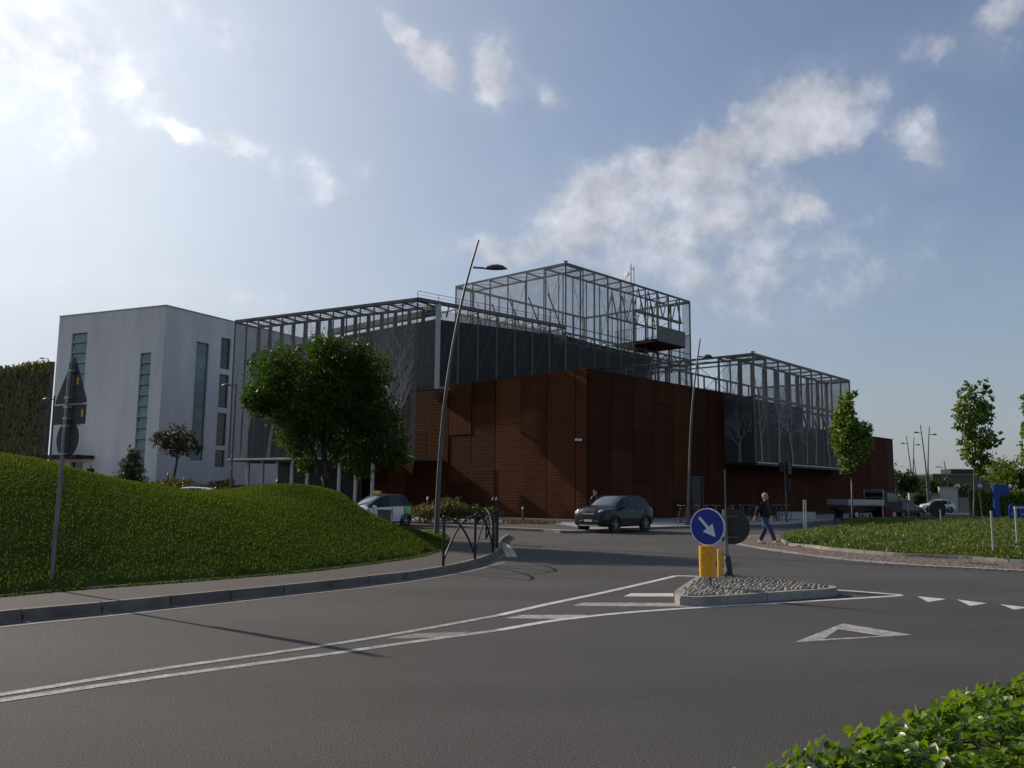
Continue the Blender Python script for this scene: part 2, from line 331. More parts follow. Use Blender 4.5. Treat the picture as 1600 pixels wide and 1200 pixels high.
M['denim'] = mat('denim', (.035, .055, .12), .9, .3, 14)
M['shoe'] = mat('shoe', (.42, .33, .22), .7, .1, 10)
M['hair'] = mat('hair', (.30, .28, .265), .8, .2, 30)
M['darkhair'] = mat('darkhair', (.05, .04, .035), .8, .2, 30)
M['bag'] = mat('bag', (.48, .36, .24), .8, .1, 10)
M['stone'] = mat('stone', (.27, .25, .21), .8, .3, 6, .2, 30, orand=.28)
M['mortar'] = mat('mortar', (.10, .092, .08), .95, .2, 10)
M['redpl'] = mat('redpl', (.10, .012, .012), .6, .1)
M['brownbldg'] = mat('brownbldg', (.10, .085, .072), .9, .2, .1)
M['whitewall'] = mat('whitewall', (.40, .40, .38), .9, .1, .5)
M['screen'] = meshmat('screen', (.085, .085, .088), .40, metal=0)
M['screen_sky'] = meshmat('screen_sky', (.17, .17, .17), .52, metal=0)
M['clad_soft'] = mat('clad_soft', (.030, .032, .035), .8, .4, .8, .2, 8, spec=.2, orand=.15)
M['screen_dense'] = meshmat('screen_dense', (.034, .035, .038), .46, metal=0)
M['print'] = meshmat('print', (.26, .255, .245), .60, metal=0)
# ------------------------------------------------------------------ ground
mb = MB(); mb.poly([(-2500, -600), (2500, -600), (2500, 4500), (-2500, 4500)], z=-.012); struct('ground', mb, M['earth'])
mb = MB(); mb.poly([(-70, -14), (95, -14), (95, 190), (-70, 190)], z=0); struct('road', mb, M['asphalt'])

KT = .14
kerb_px = [(-420, 1010), (-200, 980), (0, 956), (187, 939), (344, 924), (500, 909), (588, 899), (640, 893.5), (694, 885), (739, 875.5), (768, 866), (781, 858.5), (784, 853), (783, 847), (788, 840), (797, 835)]
kerb = smooth_line([G(x, y, KT) for x, y in kerb_px], 260)
back_px = [(-420, 970), (-200, 949), (0, 932.5), (134, 920.5), (344, 905), (500, 891), (640, 872.7), (669, 866), (689, 860), (697, 854.5), (702, 848), (697, 840), (688, 833), (660, 829)]
backl = smooth_line([G(x, y, KT) for x, y in back_px], 200)
far_px = [(640, 827), (700, 827), (760, 829), (797, 833)]
poly = [(p.x, p.y) for p in backl] + [tuple(G(x, y, KT))[:2] for x, y in far_px] 
kin = []
for i, p in enumerate(kerb):
    d = kerb[min(i + 1, len(kerb) - 1)] - kerb[max(i - 1, 0)]; d.z = 0; d.normalize(); l_ = Vector((-d.y, d.x, 0)); kin.append(p + l_ * .13)
poly += [(p.x, p.y) for p in kin[::-1]]
mb = MB(); mb.poly(poly, z=KT - .004); side = struct('footway', mb, M['footway'])
def stones(line, w, z0, z1, step, parent, m=M['concrete'], nm='kerb_stone', gap=.012, side=1):
    tot = sum((b - a).length for a, b in zip(line, line[1:])); K = max(1, int(tot / step)); pts = polyline(line, K * 3 + 1)
    for k in range(K):
        seg = pts[k * 3:k * 3 + 4]; seg = [v.copy() for v in seg]
        e0 = (seg[1] - seg[0]).normalized(); seg[0] += e0 * gap; e1 = (seg[3] - seg[2]).normalized(); seg[3] -= e1 * gap
        A, B = [], []
        for i, p in enumerate(seg):
            d = seg[min(i + 1, 3)] - seg[max(i - 1, 0)]; d.z = 0; d.normalize(); l_ = Vector((-d.y, d.x, 0)) * side; A.append(p); B.append(p + l_ * w)
        dz = random.uniform(-.003, .003); b_ = .018
        q = MB(); pts8 = A + B[::-1]
        A2 = [a.lerp(b, b_ / w) for a, b in zip(A, B)]
        # body up to chamfer, then top
        q.prism([(p.x, p.y) for p in pts8], z0, z1 - b_ + dz)
        q.prism([(p.x, p.y) for p in A2 + B[::-1]], z1 - b_ + dz, z1 + dz)
        obj(nm, q, m, parent)
stones([p for p in kerb], .13, -.05, KT + .004, 1.0, side, m=M['darkconc'])
q = MB(); strip(q, kerb, -.0, .16, .003); struct('gutter', q, M['darkconc'])
for nm, ln in (('edging_stone', backl),): stones(ln, .08, 0, KT + .02, 1.0, side, nm=nm, side=1, gap=.006)
# paver strip by the crossing
q = thing('paver_strip', 'curved strip of pale paving blocks set in the asphalt beside the footway corner', 'paving', G(798, 858)); q['kind'] = 'structure'; del q['category']; del q['label']
sl_ = smooth_line([G(786, 848), G(793, 851), G(800, 857), G(805, 864), G(808, 871)], 12)
for i in range(11):
    for j in range(2):
        a, b = sl_[i], sl_[i + 1]; d = (b - a); d.z = 0; d.normalize(); r = Vector((-d.y, d.x, 0)); o0 = .0 + j * .16
        c = [a + r * -o0, b + r * -o0 - d * .02, b - r * (o0 + .15) - d * .02, a - r * (o0 + .15)]
        k = MB(); k.prism([(p.x, p.y) for p in c], 0, .012); obj('paver', k, M['paver'], q)
# plaza round the building, a step up from the road
pl = [(300, 816), (560, 818), (700, 820.5), (780, 824), (850, 827), (905, 829), (1028, 823), (1150, 820.5), (1235, 818.5), (1300, 812), (1420, 804)]
plk = smooth_line([G(x, y, .12) for x, y in pl], 120)
mb = MB(); mb.poly([(p.x, p.y + .13) for p in plk] + [(60, 120), (-45, 120)], z=.11); plaza = struct('plaza', mb, M['paving'])
q = MB(); N = len(plk); q.prism([(p.x, p.y) for p in plk] + [(p.x, p.y + .15) for p in plk[::-1]], -.02, .12); struct('kerb', q, M['darkconc'])
q = MB(); q.poly([tuple(G(*a, .114)) for a in ((560, 817.5), (700, 819.5), (850, 826), (905, 828), (905, 824), (850, 815), (780, 813.5), (600, 812))]); struct('verge', q, M['footway'])
vg = [tuple(G(*a, .12))[:2] for a in ((786, 817.5), (850, 819.5), (878, 817), (850, 815), (800, 813.5), (786, 813.5))]; va = []
while len(va) < 2600:
    x, y = random.uniform(min(p[0] for p in vg), max(p[0] for p in vg)), random.uniform(min(p[1] for p in vg), max(p[1] for p in vg))
    if inside(x, y, vg): va.append((x, y, .115))
Vv, Ff = leaves(np.array(va), .12, unit(rnd(len(va)) + np.array([[0, 0, 1.2]])), rnd(len(va)), .3); npmesh('dry_grass', Vv, Ff, M['leaf_brown'], kind='stuff')
# ---- right hand bed and paved apron
ap_out = [(1139, 848), (1159, 853), (1195, 859), (1270, 869.5), (1390, 881.5), (1600, 893), (1800, 902)]
ap_far = [(1139, 848), (1143, 843), (1150, 840.5), (1165, 838), (1186, 836.8), (1224, 837.5)]
bedk_px = [(1300, 826), (1255, 831), (1232, 836), (1221, 841), (1223, 845), (1231, 848.5), (1270, 852.4), (1300, 856), (1390, 863.5), (1510, 869.5), (1600, 875.5), (1800, 884)]
ao = smooth_line([G(*p) for p in ap_out], 90); af = smooth_line([G(*p) for p in ap_far], 30); bk = smooth_line([G(*p, .1) for p in bedk_px], 150)
q = MB(); pa = [(p.x, p.y) for p in af[::-1]] + [(p.x, p.y) for p in ao] + [(p.x, p.y) for p in bk[::-1]]; q.poly(pa, z=.008); apron = struct('paved_apron', q, M['porphyry'])
stones(ao, .32, -.01, .022, 1.0, apron, nm='border_stone', side=1); stones(af, .25, -.01, .018, 1.0, apron, nm='border_stone', side=-1)
stones([p for p in bk], .12, -.01, .11, 1.0, apron, nm='kerb_stone', side=1)
# porphyry setts, rows following the edge
sm = MB().prism([(-.05, -.05), (.05, -.05), (.05, .05), (-.05, .05)], 0, .012); cnt = 0; base = None
V, F = [], []
def sett(x, y, a, s):
    o = len(V); c, s_ = math.cos(a), math.sin(a)
    z = .016 + random.uniform(-.004, .005)
    for (u, v) in ((-s, -s), (s, -s), (s, s), (-s, s)): V.append((x + u * c - v * s_, y + u * s_ + v * c, .004))
    for (u, v) in ((-s, -s), (s, -s), (s, s), (-s, s)): V.append((x + (u * c - v * s_) * .85, y + (u * s_ + v * c) * .85, z))
    for f in ((4, 5, 6, 7), (0, 1, 5, 4), (1, 2, 6, 5), (2, 3, 7, 6), (3, 0, 4, 7)): F.append(tuple(o + i for i in f))
xs = [p[0] for p in pa]; ys = [p[1] for p in pa]; y = min(ys)
while y < max(ys):
    x = min(xs)
    while x < min(max(xs), 24):
        if inside(x, y, pa): sett(x + random.uniform(-.01, .01), y, random.uniform(-.2, .2), .052)
        x += .125
    y += .125
npmesh('sett', np.array(V), np.array(F), M['porphyry'], apron, kind='stuff')
# drain slot in the apron
q = thing('drain_grate', 'dark slotted drain grate in the brown paving at the right edge', 'drain', G(1535, 882))
a, b = G(1508, 880.5), G(1556, 883.5); k = MB(); k.beam(a + Vector((0, 0, .02)), b + Vector((0, 0, .02)), .26, .012); obj('frame', k, M['black'], q)
for i in range(10):
    p = a.lerp(b, (i + .5) / 10); k = MB(); k.box((p.x, p.y, .03), (.03, .22, .014), rz=.1); obj('bar', k, M['steeldk'], q)
# bed soil
bp = [(p.x, p.y) for p in bk] + [(60, 30), (60, 75), (20, 62)] 
bed_back = [G(1600, 802, .2), G(1480, 806, .2), G(1400, 811, .2), G(1330, 818, .2)]
bedpoly = [(p.x, p.y) for p in bk] + [(48, 24), (48, 52)] + [(p.x, p.y) for p in bed_back]
def bed_h(x, y):
    d = min((Vector((x, y)) - Vector((p.x, p.y))).length for p in bk[::3]); return .09 + .34 * (1 - math.exp(-d / 3.0))
nx, ny = 70, 50; X0, X1, Y0, Y1 = 8, 48, 15, 56; hv = np.zeros((nx, ny)); V = []; F = []
for i in range(nx):
    for j in range(ny):
        x = X0 + (X1 - X0) * i / (nx - 1); y = Y0 + (Y1 - Y0) * j / (ny - 1); ins = inside(x, y, bedpoly); V.append((x, y, bed_h(x, y) if ins else -.3))
for i in range(nx - 1):
    for j in range(ny - 1): F.append((i * ny + j, (i + 1) * ny + j, (i + 1) * ny + j + 1, i * ny + j + 1))
npmesh('planting_bed', np.array(V), np.array(F), M['turf'], kind='structure', smooth=True)
# ground cover plants on it
pts = []
while len(pts) < 70000:
    v = random.random() ** 1.6; y = 17 + v * 34; x = random.uniform(9, min(46, 12 + y * .75))
    if inside(x, y, bedpoly): pts.append((x, y))
bkn = np.array([(p.x, p.y) for p in bk]); pa_ = np.array(pts)
dmin = np.min(np.linalg.norm(pa_[:, None, :] - bkn[None, ::3, :], axis=2), axis=1); hz_ = .09 + .34 * (1 - np.exp(-dmin / 3))
clump = .5 + .5 * np.sin(pa_[:, 0] * 2.1 + np.sin(pa_[:, 1] * 1.3) * 2) * np.sin(pa_[:, 1] * 1.7 + np.cos(pa_[:, 0] * .9) * 2)
keep = dmin > .1; pa_, hz_, clump = pa_[keep], hz_[keep], clump[keep]
pos = np.column_stack([pa_, hz_ - .02 + RNG.uniform(0, .16, len(pa_)) * (.4 + clump)])
ax = unit(rnd(len(pos)) + np.array([[0, 0, 1.3]])); nv = rnd(len(pos))
Vv, Ff = leaves(pos, .085, ax, nv, .5); npmesh('ground_cover', Vv, Ff, M['leaf_cover'], kind='stuff')

# ------------------------------------------------------------------ road markings
PZ = .004
def line_mark(px, w, m='paint', z=PZ, nm='road_marking', n_=40):
    l_ = smooth_line([G(*p) for p in px], n_); q = MB(); strip(q, l_, -w / 2, w / 2, z); return struct(nm, q, M[m])
low = [(-260, 1135), (0, 1095), (250, 1058), (500, 1024), (640, 1004), (780, 984.7), (862, 970.5), (945, 960.7), (1027, 953.7), (1126, 947.5), (1205, 943), (1308, 937), (1378, 932.7), (1409, 930.6)]
upp = [(-260, 1124), (0, 1086), (250, 1046), (500, 1010), (640, 987), (780, 961.6), (862, 943), (945, 925.7), (1027, 907), (1056, 900)]
line_mark(low[:6], .13, 'worn'); line_mark(low[5:], .13); line_mark(upp[:6], .12, 'worn', PZ + .001); line_mark(upp[5:], .13, z=PZ + .001)
line_mark([(1056, 900), (1072, 900.3), (1090, 900.8)], .2, z=PZ + .002, n_=6); line_mark([(1308, 922.3), (1360, 926), (1409, 930)], .15, z=PZ + .002, n_=8)
line_mark([(-260, 1010), (0, 980), (219, 957.5), (500, 926), (600, 915), (702, 899), (762, 886), (789, 878)], .10, 'faint', PZ)
for pp, m_ in (([(974, 932), (986, 927), (1052, 927), (1053, 932)], 'paint'), ([(895, 946.5), (912, 941.8), (1128, 942.5), (1112, 948.2)], 'worn'), ([(788, 966), (817, 960.8), (918, 960.8), (900, 968)], 'worn'), ([(600, 998), (648, 990), (735, 987), (700, 996)], 'faint')):
    q = MB(); q.poly([G(*p) for p in pp], z=.002); struct('road_marking', q, M[m_])
O = [G(1241, 1004), G(1317, 974.5), G(1427, 992.5)]; I_ = [G(1287, 999), G(1310, 983.5), G(1378, 994)]
for i in range(3):
    j = (i + 1) % 3; q = MB(); a0, a1 = O[i].lerp(O[j], .0 if i else .0), O[j]; q.poly([O[i], O[j], I_[j], I_[i]], z=PZ); struct('road_marking', q, M['worn'])
for t3 in (((1433.5, 932), (1478.5, 936.4), (1450, 941)), ((1495, 937), (1542, 943), (1516, 947)), ((1562.5, 944.5), (1607, 949.5), (1585, 953)), ((1636, 953), (1690, 958), (1660, 963))):
    q = MB(); q.poly([G(*p) for p in t3], z=PZ); struct('road_marking', q, M['paint'])
# cracks / tar seams
line_mark([(800, 862), (960, 868), (1100, 872), (1300, 879), (1600, 896)], .03, 'black', .002)
line_mark([(1409, 931), (1440, 934), (1600, 950)], .02, 'black', .0015)

# ------------------------------------------------------------------ traffic island
IZ = .14
isl_px = [(1054, 922), (1054.5, 927.5), (1060, 931), (1075, 932.8), (1105, 932.3), (1135, 930.8), (1200, 926.5), (1260, 922.3), (1300, 919.6), (1309, 917.6), (1307, 915.5), (1296, 914), (1260, 910), (1220, 906), (1180, 902.5), (1140, 899.8), (1105, 898.6), (1092, 899.5), (1080, 905), (1064, 915.5)]
il = [G(x, y, IZ) for x, y in isl_px]; isl = thing('traffic_island', 'raised wedge shaped traffic island with concrete kerb and a fill of pale cobbles', 'traffic island', (4.6, 16, 0))
loop = smooth_line(il + [il[0]], 160)
stones(loop, .14, -.01, IZ, .8, isl, side=1, gap=.006)
cen = sum(il, Vector()) / len(il); inn = []
for i, p in enumerate(loop):
    d = loop[min(i + 1, 159)] - loop[max(i - 1, 0)]; d.z = 0; d.normalize(); inn.append(p + Vector((-d.y, d.x, 0)) * .14)
q = MB(); q.poly([(p.x, p.y) for p in inn[:-1]], z=IZ - .03); obj('mortar_bed', q, M['mortar'], isl)
ip = [(p.x, p.y) for p in inn]; xs = [p[0] for p in ip]; ys = [p[1] for p in ip]; cob = []
y = min(ys)
row = 0
while y < max(ys):
    x = min(xs) + (row % 2) * .04
    while x < max(xs):
        xx, yy = x + random.uniform(-.02, .02), y + random.uniform(-.015, .015)
        if inside(xx, yy, ip): cob.append((xx, yy))
        x += .088
    y += .098; row += 1
cob.sort(key=lambda p: p[0] ** 2 + p[1] ** 2)
def cobble_m(k):
    q = MB(); q.sphere((0, 0, 0), 1, 8, (1, 1, 1)); me = bpy.data.meshes.new('cobble')
    vs = [(v[0] * (1 + .15 * math.sin(k + v[1] * 3)), v[1] * (1 + .12 * math.cos(k * 2 + v[2] * 3)), v[2] * (1 + .1 * math.sin(k * 3 + v[0] * 2))) for v in q.v]
    me.from_pydata(vs, [], q.f); me.shade_smooth(); me.materials.append(M['stone']); return me, vs, q.f
cms = [cobble_m(k) for k in range(4)]; Vs, Fs = [], []
for i, (x, y) in enumerate(cob):
    sc = Vector((random.uniform(.036, .055), random.uniform(.026, .038), random.uniform(.035, .05))); rot = Matrix.Rotation(random.uniform(-.9, .9) + .6, 3, 'Z') @ Matrix.Rotation(random.uniform(-.4, .4), 3, 'X') @ Matrix.Rotation(random.uniform(-.4, .4), 3, 'Y')
    c = Vector((x, y, IZ - .012 + random.uniform(-.006, .014)))
    if i < 300:
        o = bpy.data.objects.new('cobble', cms[i % 4][0]); COL.objects.link(o); o.parent = isl; o.matrix_local = Matrix.Translation(c - isl.location) @ rot.to_4x4() @ Matrix.Diagonal((*sc, 1))
    else:
        o_ = len(Vs); Vs += [c + rot @ Vector((v[0] * sc.x, v[1] * sc.y, v[2] * sc.z)) for v in cms[i % 4][1]]; Fs += [tuple(o_ + t for t in f) for f in cms[i % 4][2]]
if Vs: npmesh('cobble', np.array([tuple(v) for v in Vs]), np.array(Fs), M['stone'], isl, kind='stuff', smooth=True)

# ------------------------------------------------------------------ grass mound
ctl = [(p.x, p.y, KT + .01) for p in backl[::8]]
for (px, py, Y) in [(-500, 672, 15.5), (-300, 682, 16.5), (-150, 692, 18), (0, 709, 19.5), (60, 718, 20), (130, 737, 21), (200, 751, 22), (260, 763, 22.8), (310, 768.5, 23.6), (350, 764.5, 25), (390, 760, 25.6), (430, 757.5, 26), (470, 757.5, 26.3), (505, 762, 26.6), (532, 771, 27), (552, 786, 27.3), (575, 804, 27.8), (610, 820, 28.6), (650, 831, 29.8), (675, 833, 31)]:
    c = P(px, py, Y); ctl.append(tuple(c))
    if px < 520: ctl.append((c.x - 1.5, c.y + 3.5, c.z - .5)); ctl.append((c.x - 3, c.y + 9, -.1))
    else: ctl.append((c.x - .8, c.y + 1.8, max(.1, c.z * .6))); ctl.append((c.x - 2, c.y + 5, -.1))
ctl = np.array(ctl)
def tps(r2): return np.where(r2 > 1e-9, r2 * np.log(np.maximum(r2, 1e-9)) * .5, 0)
N = len(ctl); D2 = ((ctl[:, None, :2] - ctl[None, :, :2]) ** 2).sum(2); K = tps(D2) + np.eye(N) * .25
Pm = np.column_stack([np.ones(N), ctl[:, :2]]); A = np.block([[K, Pm], [Pm.T, np.zeros((3, 3))]]); wv = np.linalg.solve(A, np.concatenate([ctl[:, 2], np.zeros(3)]))
def mh(xy):
    D = ((xy[:, None, :] - ctl[None, :, :2]) ** 2).sum(2); return tps(D) @ wv[:N] + np.column_stack([np.ones(len(xy)), xy]) @ wv[N:]
mpoly = [(p.x, p.y) for p in backl] + [(-4.5, 40), (-40, 44), (-40, 8)]
st = .25; gx = np.arange(-34, 0.5, st); gy = np.arange(7, 39, st); XX, YY = np.meshgrid(gx, gy, indexing='ij'); xy = np.column_stack([XX.ravel(), YY.ravel()])
H = np.concatenate([mh(xy[i:i + 4000]) for i in range(0, len(xy), 4000)])
ins = np.array([inside(a, b, mpoly) for a, b in xy])
H = H + .03 * np.sin(xy[:, 0] * 1.7 + xy[:, 1]) * np.clip(H, 0, 1)
H = np.where(ins, np.maximum(H, -.2), -.1); H = np.where(ins & (xy[:, 1] < 30) , np.maximum(H, KT + .005), H)
PROF = np.array([(-600, 665), (-500, 672), (0, 709), (60, 718), (130, 737), (200, 751), (260, 763), (310, 768), (350, 764), (390, 760), (430, 757.5), (470, 758), (505, 762), (530, 769), (540, 776), (553, 787), (566, 796), (581, 804.6), (600, 814), (627, 824), (653, 829.5), (679, 835), (700, 842), (760, 860)])
RI = np.array(ROT.inverted())
for it in range(2):                                   # trim the crest line to a clean skyline
    rel = np.column_stack([xy, H]) - np.array(EYE); cc3 = rel @ RI.T; px_ = 800 + cc3[:, 0] / -cc3[:, 2] * FPX; py_t = np.interp(px_, PROF[:, 0], PROF[:, 1]); v_ = -(py_t - 600) / FPX
    rr_ = np.array(ROT); dv = np.column_stack([(px_ - 800) / FPX, v_, -np.ones(len(v_))]) @ rr_.T; zcap = 1.7 + dv[:, 2] * (xy[:, 1] / dv[:, 1]); H = np.where(ins & (xy[:, 1] > 9), np.minimum(H, np.maximum(zcap, KT + .005)), H)
nx, ny = XX.shape; idx = np.arange(nx * ny).reshape(nx, ny); F = np.stack([idx[:-1, :-1], idx[1:, :-1], idx[1:, 1:], idx[:-1, 1:]], -1).reshape(-1, 4)
ok = ins[F].any(1); F = F[ok]
npmesh('grass_mound', np.column_stack([xy, H]), F, M['turf'], kind='structure', smooth=True)
Hg = H.reshape(nx, ny)
def mound_z(x, y):
    i = min(max((x - gx[0]) / st, 0), nx - 1.001); j = min(max((y - gy[0]) / st, 0), ny - 1.001); a, b = int(i), int(j); u, v = i - a, j - b
    return Hg[a, b] * (1 - u) * (1 - v) + Hg[a + 1, b] * u * (1 - v) + Hg[a, b + 1] * (1 - u) * v + Hg[a + 1, b + 1] * u * v
cand = np.column_stack([RNG.uniform(-21, -1, 360000), RNG.uniform(11, 37, 360000)])
cand = cand[(cand[:, 0] > -cand[:, 1] * .66)]
fi = ((cand[:, 0] - gx[0]) / st); fj = ((cand[:, 1] - gy[0]) / st); a = fi.astype(int); b = fj.astype(int); u = fi - a; v = fj - b
zz = Hg[a, b] * (1 - u) * (1 - v) + Hg[a + 1, b] * u * (1 - v) + Hg[a, b + 1] * (1 - u) * v + Hg[a + 1, b + 1] * u * v
ok = (Hg[a, b] > .1) & (Hg[a + 1, b] > .1) & (Hg[a, b + 1] > .1) & (Hg[a + 1, b + 1] > .1); cand = cand[ok]; zz = zz[ok]
eb = np.array([(p.x, p.y) for p in backl]); k_ = RNG.integers(0, len(eb) - 1, 9000); f_ = RNG.random(9000)[:, None]; ee = eb[k_] * (1 - f_) + eb[k_ + 1] * f_ + RNG.normal(size=(9000, 2)) * .035
cand = np.concatenate([cand, ee]); zz = np.concatenate([zz, np.full(9000, KT + .0)]); dist = np.linalg.norm(cand, axis=1); patch = .5 + .25 * np.sin(cand[:, 0] * .9 + 1.3 * np.sin(cand[:, 1] * .7)) + .25 * np.sin(cand[:, 1] * 1.9 + 1.1 * np.sin(cand[:, 0] * 1.4)); pos = np.column_stack([cand, zz - .01]); ax = unit(rnd(len(pos)) * .55 + np.array([[0, 0, 1.0]])); tall = .022 + .018 * RNG.random(len(pos)) ** 2 + .0008 * dist + .022 * patch * RNG.random(len(pos))
Vv, Ff = leaves(pos, tall, ax, rnd(len(pos)), .30, .1); npmesh('grass', Vv, Ff, M['grass'], kind='stuff'); print('grass', len(pos))
# ------------------------------------------------------------------ the arts building
V2 = lambda x, y, z=0: Vector((x, y, z))
bld = thing('cultural_building', 'large building of rust brown louvred walls, dark metal upper walls and grey steel lattice frames', 'building', (4.8, 54, 0))
def frame_m(p, ex, nrm): # local x along wall, y outward, z up
    ex = ex.normalized(); nrm = nrm.normalized(); return Matrix(((ex.x, nrm.x, 0, p.x), (ex.y, nrm.y, 0, p.y), (0, 0, 1, p.z), (0, 0, 0, 1)))
def place(me, m, parent, name, label=None):
    o = bpy.data.objects.new(name, me); COL.objects.link(o); o.parent = parent; off = root_off(parent); m = m.copy(); m.translation -= off; o.matrix_local = m
    if label: o['label'] = label
    return o
def louvre_mesh(w, z0, z1, pitch, dep, mt, name='wall_panel'):
    v, f = [], []; k = int((z1 - z0) / pitch); g = .028; pr = []
    for i in range(k):
        a = z0 + (z1 - z0) * i / k; p = (z1 - z0) / k; pr += [(a + p * .12, .02), (a + p * .2, .02 + dep), (a + p * .8, .02 + dep * .75), (a + p * .95, .02)]
    for (z, y) in pr: v += [(g, y, z), (w - g, y, z)]
    for i in range(len(pr) - 1): f.append((2 * i, 2 * i + 1, 2 * i + 3, 2 * i + 2))
    o = len(v); v += [(g, -.02, z0 + .01), (w - g, -.02, z0 + .01), (w - g, -.02, z1 - .01), (g, -.02, z1 - .01), (g, .02, z0 + .01), (w - g, .02, z0 + .01), (w - g, .02, z1 - .01), (g, .02, z1 - .01)]
    f += [(o, o + 1, o + 5, o + 4), (o + 1, o + 2, o + 6, o + 5), (o + 2, o + 3, o + 7, o + 6), (o + 3, o, o + 4, o + 7)]
    me = bpy.data.meshes.new(name); me.from_pydata(v, [], [t[::-1] for t in f]); me.materials.append(mt); return me
def flat_mesh(w, z0, z1, mt, name, seams=0, th=.03):
    q = MB(); g = .012; q.box((w / 2, th / 2, (z0 + z1) / 2), (w - 2 * g, th, z1 - z0 - .02))
    for i in range(seams):
        z = z0 + (z1 - z0) * (i + 1) / (seams + 1); q.box((w / 2, th + .006, z), (w - 2 * g, .012, .03))
    me = bpy.data.meshes.new(name); me.from_pydata(q.v, [], q.f); me.materials.append(mt); return me
DR = V2(.690, .724).normalized(); DL = V2(-.724, .690).normalized(); NL = -DR; NR = -DL      # right wall runs along DR, left wall along DL
RC = V2(4.8, 54); RH = 9.6
# rust volume: the outline is an L; high part and a lower far part
Lw, Rw, Rw2 = 31.0, 20.0, 52.2
core = MB(); a = RC + DR * .06 + DL * .06
core.prism([tuple(p)[:2] for p in (a, a + DR * Rw, a + DR * Rw + DL * 24, a + DL * Lw + DR * 24 , a + DL * Lw)], 0, RH - .03)
core.prism([tuple(p)[:2] for p in (a + DR * (Rw + .01), a + DR * Rw2, a + DR * Rw2 + DL * 14, a + DR * (Rw + .01) + DL * 14)], 0, 7.8)
rv = obj('rust_volume', core, M['rustcore'], bld)
PW = 2.4
splits = [[.05, 2.45, 5.9, RH], [.05, 3.4, 8.0, RH], [.05, 1.2, 6.4, RH], [.05, 4.6, 7.9, RH]]
cache = {}
def LM(w, z0, z1, k, lt=False):
    key = (w, z0, z1, k, lt)
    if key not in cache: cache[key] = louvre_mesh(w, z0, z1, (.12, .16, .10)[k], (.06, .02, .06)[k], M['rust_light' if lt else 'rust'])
    return cache[key]
for i in range(13):                               # left wall; first pilaster at the corner is narrower
    t0 = .0 if i == 0 else .95 + (i - 1) * PW; w = .95 if i == 0 else PW
    if t0 > Lw: break
    sp_ = splits[(i * 3 + 1) % 4]
    for z0, z1 in zip(sp_, sp_[1:]):
        k = 0 if i < 3 else random.choice((0, 1, 1, 2))
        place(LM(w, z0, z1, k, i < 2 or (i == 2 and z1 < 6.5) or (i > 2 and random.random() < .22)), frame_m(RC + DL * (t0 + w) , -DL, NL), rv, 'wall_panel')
dA, dB = 11.9, 13.5
for i in range(22):
    t0 = i * PW; w = PW; top = RH if t0 + w <= Rw + .1 else 7.8
    if t0 + w > Rw2 + .3: break
    if abs(t0 - 12.0) < .1:                       # bay with the door
        place(LM(PW - 1.5, .05, 3.1, 1), frame_m(RC + DR * (t0 + 1.5), DR, NR), rv, 'wall_panel'); place(LM(PW, 3.1, top, 1), frame_m(RC + DR * t0, DR, NR), rv, 'wall_panel'); continue
    sp_ = [z for z in splits[(i * 5 + 2) % 4][:-1] if z < top - 1] + [top]
    for z0, z1 in zip(sp_, sp_[1:]): place(LM(w, z0, z1, 1), frame_m(RC + DR * t0, DR, NR), rv, 'wall_panel')
m_ = frame_m(RC + DR * 12.0, DR, NR)
q = MB(); q.box((.72, .0, 1.5), (1.3, .06, 2.9)); me = bpy.data.meshes.new('door'); me.from_pydata(q.v, [], q.f); me.materials.append(M['black']); door = place(me, m_, rv, 'door')
q = MB()
for s in (0, 1): q.box((.04 + s * 1.4, .05, 1.5), (.06, .1, 3.0))
q.box((.74, .05, 3.03), (1.46, .1, .06)); me = bpy.data.meshes.new('door_frame'); me.from_pydata(q.v, [], q.f); me.materials.append(M['steeldk']); place(me, m_, rv, 'door_frame')
# top capping
q = MB(); q.beam(RC + NR * .02 + NL * .02 + V2(0, 0, RH + .02), RC + DL * Lw + V2(0, 0, RH + .02), .14, .06); q.beam(RC + V2(0, 0, RH + .021), RC + DR * Rw + V2(0, 0, RH + .021), .14, .06)
q.beam(RC + DR * Rw + V2(0, 0, 7.82), RC + DR * Rw2 + V2(0, 0, 7.82), .14, .06); obj('capping', q, M['rustcore'], rv)
# end wall of the low part
e = RC + DR * Rw2
for i in range(4): place(LM(PW, .05, 7.8, 1), frame_m(e + DL * i * PW, DL, DR), rv, 'wall_panel')
# camera on the corner
cm = thing('security_camera', 'small grey security camera fixed near the corner of the rust brown wall', 'security camera', RC + DL * .3 + NL * .1 + V2(0, 0, 5.1))
q = MB(); c = RC + DL * .5 + NL * .3 + V2(0, 0, 5.1); q.box(c, (.42, .14, .14), rz=.2); obj('housing', q, M['signwhite'], cm)
q = MB(); q.beam(c, RC + DL * .5 + V2(0, 0, 5.05), .05); obj('bracket', q, M['steel'], cm)
q = MB(); q.box(c + V2(.24, -.0, 0), (.03, .1, .1), rz=.2); obj('lens', q, M['black'], cm)

